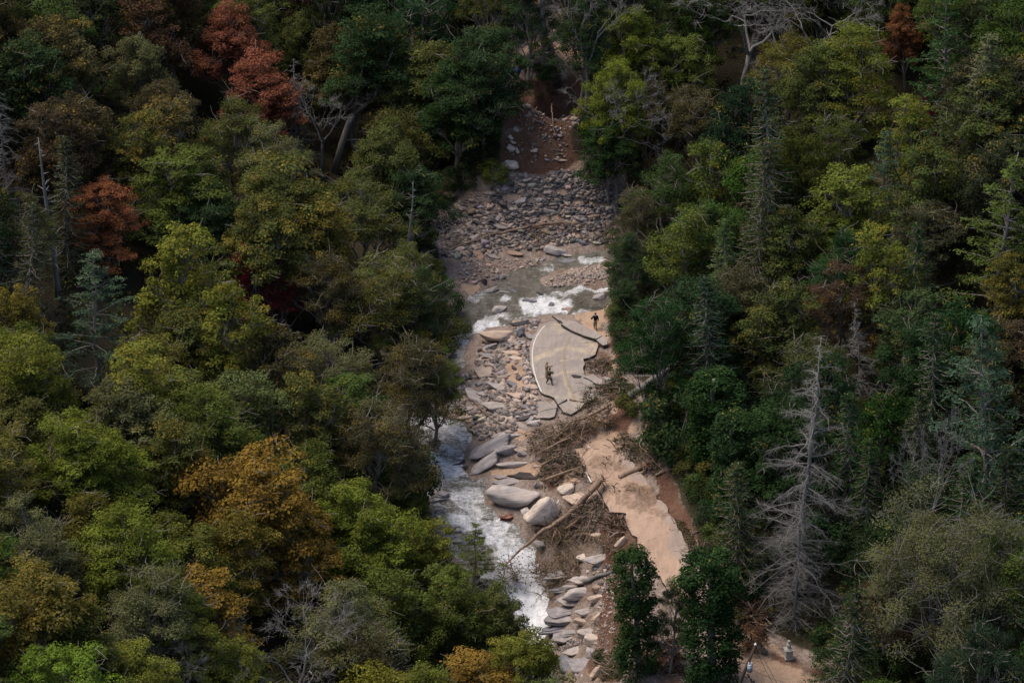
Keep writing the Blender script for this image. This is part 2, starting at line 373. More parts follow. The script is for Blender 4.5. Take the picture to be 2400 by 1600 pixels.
def asphalt_mat(name, base1, base2, dustc, full=0.0):
    m, n, o = newmat(name); v = pos(n)
    t = attr(n, 'tone'); t2 = attr(n, 'tone2')
    a = noise(n, .8, 5, .6, v); b = noise(n, 25, 4, .7, v); st = noise(n, 1.1, 6, .7, pos(n, (.5, 1.6, 1), rot=(0, 0, -.35)))
    c = mixc(n, mrange(n, a, .3, .7), base1, base2); c = mixc(n, mrange(n, b, .35, .7, 0, .35), c, (.33, .31, .3))
    d = mth(n, 'ADD', t, mth(n, 'MULTIPLY', mth(n, 'SUBTRACT', st, .5), .9)); d = mrange(n, d, .35, .75)
    dc = mixc(n, mrange(n, a, .35, .65), dustc, tuple(q*.82 for q in dustc))
    c = mixc(n, d, c, dc)
    e = mth(n, 'ADD', t2, mth(n, 'MULTIPLY', mth(n, 'SUBTRACT', noise(n, 2.4, 6, .75, v), .5), 1.0))
    c = mixc(n, mrange(n, e, .42, .75, 0, .8), c, (.12, .075, .05))
    vo = n.nodes.new('ShaderNodeTexVoronoi'); vo.feature = 'DISTANCE_TO_EDGE'; vo.inputs['Scale'].default_value = .42; wv = n.nodes.new('ShaderNodeMixRGB'); wv.inputs[0].default_value = .25; n.links.new(v, wv.inputs[1]); nn_ = n.nodes.new('ShaderNodeTexNoise'); nn_.inputs['Scale'].default_value = .9; nn_.inputs['Detail'].default_value = 4; n.links.new(v, nn_.inputs['Vector']); n.links.new(nn_.outputs['Color'], wv.inputs[2]); n.links.new(wv.outputs[0], vo.inputs['Vector'])
    c = mixc(n, mth(n, 'MULTIPLY', mrange(n, vo.outputs['Distance'], .0, .012, 1, 0), mrange(n, a, .48, .6)), c, (.06, .05, .045))
    sp = noise(n, 5.5, 3, .8, pos(n, (1.6, .5, 1), rot=(0, 0, .35)), .6); c = mixc(n, mrange(n, sp, .56, .7, 0, .55), c, (.17, .115, .08))
    lg_ = noise(n, 1.6, 4, .6, pos(n, (2.2, .35, 1), rot=(0, 0, .38))); c = mixc(n, mrange(n, lg_, .35, .65, 0, .35), c, mixc(n, 1.0, c, (.62, .58, .56), 'MULTIPLY'))
    bsdf(n, o, c, .92, b, .5, .02, .2); return m
M['asphalt'] = asphalt_mat('asphalt_paving', (.23, .195, .172), (.32, .275, .243), (.42, .35, .27))
M['mudroad'] = asphalt_mat('mud_caked_road', (.26, .2, .165), (.33, .25, .2), (.40, .28, .205))
def plain(name, c, rough=.7, var=.25, metal=0.0, scale=6):
    m, n, o = newmat(name); a = noise(n, scale, 4, .6, pos(n, obj=True))
    col = mixc(n, mrange(n, a, .3, .7), tuple(q*(1-var) for q in c), tuple(min(1, q*(1+var)) for q in c))
    b = bsdf(n, o, col, rough, a, .3, .02, .3); b.inputs['Metallic'].default_value = metal; return m
M['edge'] = plain('broken_asphalt_edge', (.045, .038, .036), .95, .4)
M['white'] = plain('white_road_paint', (.55, .52, .48), .8, .25)
M['yellow'] = plain('worn_centre_paint', (.25, .19, .13), .9, .3, scale=3)
M['dirt'] = plain('roadside_dirt', (.16, .1, .07), .95, .35)

# ------------------------------------------------------------------ strokes painted in place (ground zones)
def stroke(px, py, strokes):
    px = np.asarray(px, float); py = np.asarray(py, float); r = np.zeros(np.shape(px))
    if px.size > 50:
        wk = min(1.0, np.mean([q_[1] for q_ in strokes])/14) if strokes else 1
        qx = px+(fbm(px, py, 26, 4, 40)-.47)*46*wk; qy = py+(fbm(px, py, 26, 4, 44)-.47)*30*wk; px, py = qx, qy
    for pl, rad, s in strokes:
        d = segdist(px, py, pl) if len(pl) > 1 else np.hypot(px-pl[0][0], (py-pl[0][1])*1.6)
        r = np.maximum(r, s*sm(rad*1.25, rad*.45, d))
    return r
SAND = [([ZA(1150,60),ZA(1560,30)],16,1),([ZA(850,90),ZA(1150,70)],8,.8),([ZA(1200,500),ZA(1420,500)],10,1),([ZA(860,330),ZA(1080,320)],9,.8),([ZA(1400,250)],22,.8),([ZA(1500,370),ZA(1900,380)],9,.8),
        ([ZA(700,390),ZA(900,410)],10,.7),([ZA(1480,650),ZA(1680,650)],8,.8),([ZA(1200,780),ZA(700,800)],9,.6),([ZA(1640,1460),ZA(1800,1400)],24,1),([(1385,770),(1415,790)],14,1),
        ([ZA(480,1120),ZA(600,1160)],14,.8),([ZB(560,600),ZB(700,660)],8,.9),([ZB(900,640),ZB(1040,620)],10,.9),([ZB(930,770),ZB(950,860)],24,1),([ZB(640,460),ZB(760,500)],12,.6),
        ([ZC(820,640),ZC(1220,610)],18,1),([ZC(760,690),ZC(880,680)],10,.8),([ZC(1000,310),ZC(1130,310)],9,1),([ZC(1800,330),ZC(1950,330)],14,1),([ZC(1750,450),ZC(1650,560)],40,.8),([ZC(1350,680),ZC(1500,700)],30,.7),
        ([(1440,960),(1470,1000),(1450,1040)],26,.7),([(1430,870),(1440,830)],14,.7),([ZT(1300,500),ZT(1560,560)],20,.8),([ZT(1100,470),ZT(1300,430)],16,.6),([ZT(680,300),ZT(1200,380)],14,.6),([ZT(1100,720)],26,.6),([ZT(1400,660)],26,.7),([ZT(1170,20)],20,.9),([ZT(640,120),ZT(600,180)],14,.8),
        ([ZE(450,1230),ZE(900,1500)],60,1),([ZE(900,1540),ZE(1300,1560)],16,.7),([ZE(850,1330),ZE(950,1450)],14,.5),([ZD(900,950),ZD(960,960)],9,.2),([ZD(1180,1500),ZD(1130,1450)],12,.7)]
REDS = [([ZT(1000,950),ZT(1500,900),ZT(1300,1200),ZT(1050,1400),ZT(1350,1400)],62,1),([ZT(1150,800),ZT(1500,800)],40,.7),([ZT(1550,1050)],40,.9),
        ([ZD(1480,250),ZD(1340,420),ZD(1330,700),ZD(1340,850),ZD(1300,1050),ZD(1290,1200)],36,1),([ZD(1300,60),ZD(1400,160)],34,1),([ZD(1180,1400),ZD(1350,1250),ZD(1300,1500)],26,.9),([ZC(1800,950),ZC(1850,1250)],26,.8),
        ([ZD(1950,300),ZD(2100,520),ZD(2150,350)],20,.75),([ZD(1850,80),ZD(2150,600)],16,.7),([ZC(1850,200),ZC(1990,170)],20,.9),([(1440,810),(1450,870)],12,.8),([ZC(2250,640),ZC(2352,800),ZC(2352,950)],20,.8),
        ([ZA(380,480),ZA(700,460)],13,.6),([ZA(200,540),ZA(500,540)],14,.6),([ZA(1700,700),ZA(1900,690)],12,.7),([ZA(900,690),ZA(1150,700)],13,.6),([ZE(860,1330),ZE(1300,1470),ZE(1700,1540)],18,.6),([ZD(1680,1250),ZD(1850,1500)],50,.6),([ZC(2360,700),ZD(1920,0),ZD(2050,230),ZD(2180,440),ZD(2260,560)],22,1),([(1450,900),(1465,990)],26,.8),([ZC(1250,420),ZC(1450,330),ZC(1700,230)],26,.75),([ZC(1400,600),ZC(1300,740)],26,.7),([ZC(1500,1150),ZC(1350,1250)],30,.7),([(1420,900),(1440,930)],14,.8),([ZB(1850,600),ZB(1950,700),ZB(1750,740)],16,.6)]
OPEN = [ZT(850,1060),ZT(960,880),ZT(980,420),ZT(1180,-40),ZT(1300,-40),ZT(1560,440),ZT(1640,640),ZT(1560,900),ZT(1640,1000),ZT(1440,1200),ZT(1500,1450),ZT(1950,1500)]+[(1465,470),(1470,560),(1455,640),(1425,700),(1420,780),(1450,850),(1500,900),(1500,1010),(1550,1075),(1590,1170),(1655,1310),(1740,1460),(1960,1560),(2010,1640),(1300,1640),(1310,1540),(1240,1470),(1150,1370),(1080,1330),(1040,1280),(1010,1200),(990,1080),(950,1000),(1020,940),(1045,860),(1085,800),(1050,700),(1000,600),(985,540),(1050,450),(1150,410),ZT(850,1500)]

_ogx = np.arange(-700, 3101, 10.); _ogy = np.arange(-900, 2601, 10.); _OX, _OY = np.meshgrid(_ogx, _ogy); _OSD = sdist(_OX, _OY, OPEN)
def osd(x, y):
    fx = min(max((float(x)+700)/10, 0), len(_ogx)-1.001); fy = min(max((float(y)+900)/10, 0), len(_ogy)-1.001); i = int(fx); j = int(fy); u = fx-i; v = fy-j
    return _OSD[j, i]*(1-u)*(1-v)+_OSD[j, i+1]*u*(1-v)+_OSD[j+1, i]*(1-u)*v+_OSD[j+1, i+1]*u*v
# ------------------------------------------------------------------ the ground sheet
def axis(lo, hi, a, b, fine, coarse):
    l = list(np.arange(a, b+1e-6, fine)); q = a; st = fine
    while q > lo: st = min(st*1.25, coarse); q -= st; l.insert(0, q)
    q = l[-1]; st = fine
    while q < hi: st = min(st*1.25, coarse); q += st; l.append(q)
    return np.array(l)
def far_h(x, y):
    """height inside the grid; beyond it hills roll on to the horizon"""
    inside = gh(x, y); ex = np.maximum(np.abs(x)-100, 0)+np.maximum(np.abs(y)-150, 0)
    return inside+sm(0, 900, ex)*90+(fbm(x, y, 220, 4, 7)-.5)*60*sm(0, 250, ex)
ax = axis(-3000, 3000, -20, 32, .32, 120); ay = axis(-800, 4200, -72, 62, .36, 120)
X, Y = np.meshgrid(ax, ay); Z = far_h(X, Y)
pxg, pyg = proj(X, Y, Z)
near = (np.abs(X) < 45) & (Y > -80) & (Y < 110)
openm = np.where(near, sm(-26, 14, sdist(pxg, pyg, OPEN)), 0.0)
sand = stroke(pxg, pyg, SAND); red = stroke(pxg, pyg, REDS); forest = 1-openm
rough = (fbm(X, Y, 1.6, 4, 11)-.5)*.28*openm+(fbm(X, Y, 3.0, 4, 12)-.5)*.5*openm*red
riv = np.where(near, sm(-.5, .5, 0*X), 0)
rds = np.full(X.shape, -50.); rds[near] = np.maximum(sdist(X[near], Y[near], RDT), sdist(X[near], Y[near], RDL))
Z2 = Z+rough*sm(.2, -1.0, rds)
ny_, nx_ = X.shape; I = np.arange(ny_*nx_).reshape(ny_, nx_)
F = np.stack([I[:-1, :-1], I[:-1, 1:], I[1:, 1:], I[1:, :-1]], -1).reshape(-1, 4)
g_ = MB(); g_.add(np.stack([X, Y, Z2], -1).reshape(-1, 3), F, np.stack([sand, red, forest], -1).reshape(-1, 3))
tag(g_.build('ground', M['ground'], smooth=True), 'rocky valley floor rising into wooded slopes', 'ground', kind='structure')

# ------------------------------------------------------------------ the river
FOAM = [([ZA(1080,1330),ZA(1200,1290),ZA(1420,1310)],20,1.0),([ZA(1150,1360),ZA(1350,1340)],14,1.0),([ZA(1500,1160),ZA(1700,1140),ZA(1860,1140)],10,.85),([ZA(1300,1200),ZA(1500,1170)],6,.6),([ZA(860,1250),ZA(920,1260)],8,.8),([ZA(1550,870),ZA(1740,885)],8,.85),([ZA(1180,960),ZA(1300,960)],5,.5),([ZA(1500,1390),ZA(1610,1380)],5,.7),
        ([ZA(560,1220),ZA(640,1200)],10,.6),([ZA(690,1430),ZA(760,1370),ZA(900,1390)],7,.7),([ZB(560,330),ZB(600,290),ZB(760,270)],14,1),([ZB(540,400),ZB(400,420),ZB(370,360)],12,.8),([ZB(800,300),ZB(920,300)],7,.9),([ZB(720,240),ZB(760,190)],9,.7),([ZB(480,540),ZB(420,640)],22,.45),([ZB(860,170),ZB(1300,180)],10,.4),
        ([ZC(40,180),ZC(200,160),ZC(330,150)],20,.85),([ZC(250,240),ZC(450,290),ZC(560,330)],16,.55),([ZC(230,140),ZC(400,240),ZC(540,330),ZC(600,370)],7,.8),([ZC(280,330),ZC(360,420),ZC(480,480)],6,.7),([ZC(60,250),ZC(200,300)],12,.6),([ZC(300,200),ZC(420,330),ZC(430,440)],26,.5),([ZC(200,500),ZC(300,570),ZC(420,600),ZC(500,600)],13,1),([ZC(250,640),ZC(380,640)],16,.7),([ZC(500,860),ZC(620,830),ZC(720,850)],12,.75),([ZC(440,880),ZC(560,960),ZC(620,1000)],16,.75),([ZC(390,1070),ZC(540,1110),ZC(700,1140),ZC(860,1120)],16,.95),([ZC(700,1140),ZC(760,1250),ZC(900,1300)],20,.9),
        ([ZC(860,1360),ZC(980,1390)],22,.85),([ZD(60,110),ZD(250,110)],12,.8),([ZD(280,300),ZD(420,330)],14,.8),([ZD(180,590),ZD(300,600)],12,1),([ZD(450,460),ZD(560,520),ZD(520,700),ZD(600,900),ZD(640,1050)],40,1.25),([ZD(620,620),ZD(700,800)],24,1.1),([ZD(330,690),ZD(430,800)],18,1.1),([(1260,1420),(1290,1500)],22,.9)]
wx = np.arange(-17, 13, .22); wy = np.arange(-66, 22, .26); wX, wY = np.meshgrid(wx, wy)
wsd = river_sd(wX, wY); S0 = bil(SG, wX, wY)
ppx, ppy = proj(wX, wY, S0); foam = stroke(ppx, ppy, [(p_, r_*(1.45 if p_[0][1] > 790 else 1.15), s_) for p_, r_, s_ in FOAM]); foam = np.maximum(foam, .36*sm(930, 1000, ppy))
lvl = S0-.12+(fbm(wX, wY*.7, 1.7, 4, 20)-.5)*(.22+.75*foam)+(fbm(wX, wY, .6, 3, 21)-.5)*(.06+.4*foam)
ny_, nx_ = wX.shape; I = np.arange(ny_*nx_).reshape(ny_, nx_)
keep = (wsd > -.9); kf = keep[:-1, :-1] & keep[:-1, 1:] & keep[1:, 1:] & keep[1:, :-1]
F = np.stack([I[:-1, :-1], I[:-1, 1:], I[1:, 1:], I[1:, :-1]], -1)[kf]
g_ = MB(); g_.add(np.stack([wX, wY, lvl], -1).reshape(-1, 3), F, np.stack([foam, foam*0], -1).reshape(-1, 2))
tag(g_.build('river', M['water'], smooth=True), 'shallow mountain river with white rapids', 'river', kind='structure')

# ------------------------------------------------------------------ paved slabs
def slab(name, pix, mat, lift=.16, thick=.28, dust=None, dirt=None, grid=.45, parent=None, jag=.12, plane=None, seed=0, rest=None):
    """a slab of road cut along the outline, its top following the ground (or a tilted plane)"""
    rs = np.random.RandomState(seed)
    w_ = [np.array(hit(SG if plane is None else SG, a, b)) for a, b in pix]
    if plane is not None:            # z of each corner above the ground
        w_ = [np.array(hit(SG, a, b, h)) for (a, b), h in zip(pix, plane)]
    pts = []
    for i in range(len(w_)):
        a, b = w_[i], w_[(i+1) % len(w_)]; L = np.linalg.norm(b-a); k = max(1, int(L/.55))
        for j in range(k):
            q = a+(b-a)*j/k
            if j: q = q+np.array([rs.randn()*jag, rs.randn()*jag, 0])
            pts.append(q)
    bm = bmesh.new(); vs_ = [bm.verts.new((q[0], q[1], 0)) for q in pts]; bm.faces.new(vs_)
    for ax_ in (0, 1):
        lo = min(q[ax_] for q in pts); hi = max(q[ax_] for q in pts); c = lo+grid/2
        while c < hi:
            co = [0, 0, 0]; no = [0, 0, 0]; co[ax_] = c; no[ax_] = 1
            bmesh.ops.bisect_plane(bm, geom=bm.verts[:]+bm.edges[:]+bm.faces[:], plane_co=co, plane_no=no); c += grid
    if plane is None: zf = lambda x, y: float(bil(SG, x, y))+lift
    else:
        A = np.array([[q[0], q[1], 1] for q in w_]); co = np.linalg.lstsq(A, np.array([q[2] for q in w_]), rcond=None)[0]
        zf = lambda x, y: co[0]*x+co[1]*y+co[2]
    for v in bm.verts: v.co.z = zf(v.co.x, v.co.y)
    for f in bm.faces:
        if f.normal.z < 0: f.normal_flip()
    bm.normal_update()
    for f in bm.faces:
        if f.normal.z < 0: f.normal_flip()
    ret = bmesh.ops.extrude_face_region(bm, geom=bm.faces[:])
    nv = [e for e in ret['geom'] if isinstance(e, bmesh.types.BMVert)]; nvs = set(nv)
    for v in nv: v.co.z += 0.0
    for v in bm.verts:
        if v not in nvs: v.co.z -= thick*(1+.25*math.sin(v.co.x*3+v.co.y*2))
    bm.normal_update()
    for f in bm.faces: f.material_index = 0 if f.normal.z > .6 else 1
    me = bpy.data.meshes.new(name); bm.to_mesh(me); bm.free()
    me.materials.append(mat); me.materials.append(M['edge'])
    V = np.empty(len(me.vertices)*3); me.vertices.foreach_get('co', V); V = V.reshape(-1, 3)
    a, b = proj(V[:, 0], V[:, 1], V[:, 2])
    for nm, st in (('tone', dust), ('tone2', dirt)):
        val = stroke(a, b, st) if st else np.zeros(len(V))
        me.attributes.new(nm, 'FLOAT', 'POINT').data.foreach_set('value', val.astype(np.float32))
    o = mk_obj(name, me, parent); return o, zf
def strip(name, pix, width, zf, mat, parent, dz=.006, seg=.5, gap=None):
    pts = [np.array(hit(SG, a, b, .16)[:2]) for a, b in pix]; q = []
    for i in range(len(pts)-1):
        a, b = pts[i], pts[i+1]; k = max(1, int(np.linalg.norm(b-a)/seg)); q += [a+(b-a)*j/k for j in range(k)]
    q.append(pts[-1]); q = np.array(q)
    for _ in range(3): q[1:-1] = (q[:-2]+2*q[1:-1]+q[2:])/4
    t = np.gradient(q, axis=0); t /= np.linalg.norm(t, axis=1)[:, None]; nn = np.stack([-t[:, 1], t[:, 0]], -1)*width/2
    L = np.stack([q[:, 0]+nn[:, 0], q[:, 1]+nn[:, 1]], -1); Rr = np.stack([q[:, 0]-nn[:, 0], q[:, 1]-nn[:, 1]], -1)
    V = np.array([(x, y, zf(x, y)+dz) for x, y in np.concatenate([L, Rr])]); k = len(q); i = np.arange(k-1)
    F = np.stack([i+k, i+k+1, i+1, i], -1)
    mb = MB(); mb.add(V, F); return mb.build(name, mat, parent)

rt = empty('broken_road', (0, 0, 0)); tag(rt, 'curved grey slab of broken two lane road stranded in the rubble', 'road', kind=None)
TOPP = [ZB(*p) for p in [(1275,285),(1300,270),(1400,245),(1450,290),(1560,340),(1700,400),(1820,462),(1850,480),(1840,560),(1820,620),(1760,650),(1690,665),(1710,720),(1690,760),(1700,830),(1770,900),(1820,940),(1830,1000),(1840,1080),(1700,1150),(1660,1200),(1560,1262),(1480,1240),(1440,1180),(1400,1140),(1380,1085),(1240,1030),(1195,930),(1150,830),(1120,720),(1112,620),(1120,520),(1150,430),(1200,350)]]
DUST = [([ZB(1150,655),ZB(1280,600),ZB(1400,550),ZB(1850,545)],5,.85),([ZB(1500,545),ZB(1850,555)],9,.75),([ZB(1390,665),ZB(1700,640)],4,.8),([ZB(1200,880),ZB(1400,815),ZB(1690,785)],4,.8),([ZB(1720,480),ZB(1850,500)],9,.9),([ZB(1380,260),ZB(1450,330)],16,.7),([ZB(1480,800),ZB(1530,950),ZB(1600,1150)],6,.8),([ZB(1250,1030),ZB(1500,1080)],6,.6),([ZB(1450,1200),ZB(1550,1100)],20,.45),([ZB(1620,420),ZB(1720,450)],10,.5),([ZB(1620,1080),ZB(1700,1140)],20,.55)]
DIRT = [([ZB(1590,390),ZB(1500,540),ZB(1490,640)],2.2,.55),([ZB(1490,640),ZB(1500,820),ZB(1580,1060)],3.2,.5),([ZB(1700,470),ZB(1800,470)],4,.6)]
so_, zf1 = slab('pavement', TOPP, M['asphalt'], .16, .42, DUST, DIRT, .4, rt, .07, seed=1)
strip('edge_line', [ZB(*p) for p in [(1278,290),(1215,355),(1168,440),(1145,530),(1140,620),(1148,720),(1165,810),(1195,900),(1240,1000)]], .1, zf1, M['white'], rt)
strip('centre_line', [ZB(*p) for p in [(1575,405),(1515,500),(1495,580),(1490,660),(1495,760),(1520,870),(1570,990),(1620,1120)]], .09, zf1, M['yellow'], rt)
strip('centre_line', [ZB(*p) for p in [(1555,405),(1497,500),(1478,580),(1473,660),(1478,760),(1503,870),(1553,990),(1600,1120)]], .09, zf1, M['yellow'], rt)

rl = empty('muddy_road', (0, 0, 0)); tag(rl, 'mud covered road running down the right bank with its river side torn away', 'road')
LOWP = [ZC(*p) for p in [(1505,450),(1600,440),(1700,375),(1850,370),(1950,430),(2040,560),(2130,680),(2225,800),(2352,960)]]+[ZD(*p) for p in [(1850,50),(1960,230),(2110,480),(2300,830),(2352,930)]]+[ZE(*p) for p in [(650,1240),(700,1330),(800,1440),(920,1568),(1010,1700),(100,1700),(-60,1300)]]+[ZD(*p) for p in [(2050,1000),(1900,820),(1800,680),(1690,520),(1640,440),(1560,360),(1545,240),(1480,190),(1440,90)]]+[ZC(*p) for p in [(1990,1040),(1840,1030),(1780,920),(1740,840),(1660,700),(1620,620),(1540,520)]]
DL = [([ZC(1650,420),ZC(1750,480),ZC(1850,800),ZC(2100,950),ZC(2200,1200)],60,.95),([ZD(1500,80),ZD(1650,300),ZD(1850,600),ZD(1980,900)],46,.95),([ZE(420,1240),ZE(500,1400),ZE(600,1560)],50,.8)]
DLD = [([ZC(1850,550),ZC(1950,620),ZC(1700,560)],24,.6),([ZC(1760,760),ZC(1900,900),ZC(2352,1050)],16,.6),([ZC(2000,790),ZC(2250,900)],26,.7),([ZD(1750,200),ZD(1850,330),ZD(2000,560)],5,.45),([ZD(1500,130),ZD(1650,260),ZD(1750,420),ZD(1830,560)],6,.4),([ZC(1600,480),ZC(1640,420)],7,.6),([ZD(1380,40),ZD(1480,90)],12,.6),([ZE(420,1300),ZE(520,1480)],10,.45)]
sl_, zf2 = slab('pavement', LOWP, M['mudroad'], .14, .45, DL, DLD, .5, rl, .08, seed=2)
strip('edge_line', [ZE(*p) for p in [(665,1290),(740,1400),(830,1500),(890,1568)]], .12, zf2, M['white'], rl)
strip('edge_line', [ZC(*p) for p in [(1618,650),(1650,710),(1672,745)]], .12, zf2, M['white'], rl)
# broken-off pieces: (corner pixels, corner heights above the bed, label)
BROK = [([ZB(*p) for p in [(1452,275),(1560,330),(1700,395),(1830,440),(1900,395),(1780,330),(1620,250),(1560,235)]],[.5,.45,.4,.45,1.25,1.3,1.3,1.2],'long slab of road tipped up at the far end of the stranded road piece'),
 ([ZB(*p) for p in [(1835,445),(1905,400),(1950,430),(1950,495),(1905,500)]],[.5,1.2,1.1,.55,.4],'end piece snapped off the long tipped road slab by the trees'),
 ([ZB(*p) for p in [(1355,185),(1400,190),(1560,262),(1480,268)]],[.75,.95,.6,.4],'thin dark edged strip of asphalt upriver of the stranded road piece'),
 ([ZB(*p) for p in [(1695,845),(1800,810),(1900,880),(1905,925),(1880,930)]],[.35,.9,.6,.3,.3],'larger tilted asphalt slab on the right side of the stranded road'),
 ([ZB(*p) for p in [(1905,845),(1960,845),(2020,875),(1910,925)]],[.7,.75,.5,.3],'pointed asphalt slab lying against the tilted one by the roots'),
 ([ZB(*p) for p in [(1565,820),(1600,818),(1672,832),(1650,848),(1590,845)]],[.38,.42,.4,.32,.32],'small dark asphalt chunk lying on the stranded road'),
 ([ZB(*p) for p in [(1200,1115),(1290,1105),(1330,1130),(1370,1095),(1410,1150),(1405,1180),(1340,1190),(1205,1225)]],[.4,.6,.5,.7,.6,.5,.45,.4],'cracked pale road slab below the torn end, its upper half'),
 ([ZB(*p) for p in [(1205,1230),(1340,1195),(1402,1185),(1380,1270),(1330,1288),(1180,1290)]],[.35,.4,.5,.35,.3,.3],'cracked pale road slab below the torn end, its lower half'),
 ([ZB(*p) for p in [(1395,1090),(1520,1080),(1500,1095),(1420,1140)]],[.7,.8,.7,.55],'narrow road fragment bridging the gap at the torn end'),
 ([ZB(*p) for p in [(910,1320),(1000,1325),(1080,1370),(1090,1395),(930,1400)]],[.4,.4,.3,.25,.25],'flat pale road slab lying on cobbles above the grey boulders'),
 ([ZC(*p) for p in [(1170,540),(1290,500),(1350,560),(1260,580)]],[.3,.5,.4,.2],'dark asphalt slab half under the branches beside the sand'),
 ([ZC(*p) for p in [(895,672),(960,675),(1010,652),(1110,655),(1140,685),(1195,690),(1170,712),(1050,712)]],[.3,.4,.55,.55,.4,.3,.15,.15],'black broken asphalt slab with ragged top on the sand above the big boulder')]
for k, (pl, hs, lb) in enumerate(BROK):
    hs = [(.5 if k < 3 else .26)+(h-min(hs))*.42 for h in hs]
    o, _ = slab('road_slab', pl, M['asphalt'], 0, .26 if k != 11 else .5, [([pl[0], pl[2]], 30, .28)] if k not in (5, 10, 11) else None, None, .6, None, .04, plane=hs, seed=30+k)
    if k in (5, 10, 11): o.data.materials[0] = M['edge']
    tag(o, lb, 'road slab')

# ------------------------------------------------------------------ stones
def ico(sub):
    bm = bmesh.new(); bmesh.ops.create_icosphere(bm, subdivisions=sub, radius=1)
    V = np.array([v.co[:] for v in bm.verts]); F = np.array([[v.index for v in f.verts] for f in bm.faces]); bm.free(); return V, F
def n3(V, s, o=0): return vnoise(V[:, 0]+V[:, 2]*.7, V[:, 1]-V[:, 2]*.6, s, o)*.5+vnoise(V[:, 2]+3, V[:, 0]+V[:, 1]*.5, s, o+5)*.5
def rockV(seed, kind, sub=3):
    """unit rock (bounds about +-.5), cut by random planes"""
    rs = np.random.RandomState(seed); V, F = ico(sub); d = V/np.linalg.norm(V, axis=1)[:, None]
    if kind == 'boulder': nP, flat, p = 17, .75, 14
    elif kind == 'round': nP, flat, p = 15, .8, 10
    else: nP, flat, p = 7, 1, 22
    N = rs.randn(nP, 3); 
    if kind == 'slab':
        a = np.sort(rs.rand(nP))*2*math.pi; N = np.stack([np.cos(a), np.sin(a), rs.randn(nP)*.25], -1)
        N = np.vstack([N, [[rs.randn()*.08, rs.randn()*.08, 1], [rs.randn()*.08, rs.randn()*.08, -1]]]); D = np.concatenate([.75+.35*rs.rand(nP), [.2+.06*rs.rand(), .2]])
    elif kind == 'block':
        a = np.arange(5)*1.256+rs.rand(5)*.5; N = np.stack([np.cos(a), np.sin(a), rs.randn(5)*.15], -1)
        N = np.vstack([N, [[.15*rs.randn(), .15*rs.randn(), 1], [0, 0, -1], rs.randn(3)]]); D = np.concatenate([.65+.3*rs.rand(5), [.5, .5, .8]]); p = 18
    else: D = (.68 if kind == 'boulder' else .75)+.35*rs.rand(nP)
    N = N/np.linalg.norm(N, axis=1)[:, None]
    q = np.maximum(d@N.T/D, 1e-3); r = (q**p).sum(1)**(-1/p); r = np.minimum(r, 1.6)
    V = d*r[:, None]; V = V*(1+(n3(V, .45, seed)-.5)[:, None]*(.2 if sub > 2 else .1)+((n3(V, .16, seed+2)-.5)[:, None]*.09 if sub > 3 else 0))
    V = V/(V.max(0)-V.min(0)); V -= (V.max(0)+V.min(0))/2
    if kind == 'ledge': pass
    return V, F
def rock_me(seed, kind, sub=3):
    mb = MB()
    if kind == 'ledge':
        rs = np.random.RandomState(seed)
        for k in range(3):
            V, F = rockV(seed*7+k, 'slab' if k else 'block', sub); V = V*np.array([1-.2*k+rs.rand()*.15, .95-.2*k+rs.rand()*.15, (.7, .45, .3)[k]]); V += np.array([rs.randn()*.12, .1*k-.05+rs.randn()*.06, (-.15, .15, .34)[k]]); mb.add(V, F)
    else:
        V, F = rockV(seed, kind, sub); mb.add(V, F)
    me = mb.build('stone', M['rock'], smooth=False, link=False)
    if kind in ('round',): me.polygons.foreach_set('use_smooth', np.ones(len(me.polygons), bool)); me.update()
    return me
GREY = (.30, .285, .29); LGREY = (.43, .40, .385); DARK = (.05, .05, .06); TAN = (.5, .395, .315); BROWN = (.28, .2, .155); BLUE = (.21, .215, .24); RUST = (.13, .04, .028); PALE = (.6, .52, .455)
def put_rock(me, px, py, wpx, hpx, kind, col, silt=.4, roll=0.0, yaw=None, name='boulder', rs=None, sink=.18, label=None, cat='boulder', group=None):
    s = 1/ppm(px, py+hpx*.4); wm = wpx*s; hm = hpx*s
    asp = {'boulder': (1.0, .68), 'round': (1.0, .8), 'slab': (1.35, .36), 'block': (1.0, .65), 'ledge': (1.25, .5)}[kind]
    q = Vector(hit(HW, px, py+hpx*.22).tolist())
    o = mk_obj(name, me); dep = hm*asp[0]; hgt = hm*asp[1]
    o.scale = (wm*1.08, dep, hgt); o.location = (q.x, q.y, q.z+hgt*(.5-sink))
    o.rotation_euler = (0.0, R(-roll), R(yaw or 0)); o.color = (*col, silt)
    return tag(o, label, cat, group)
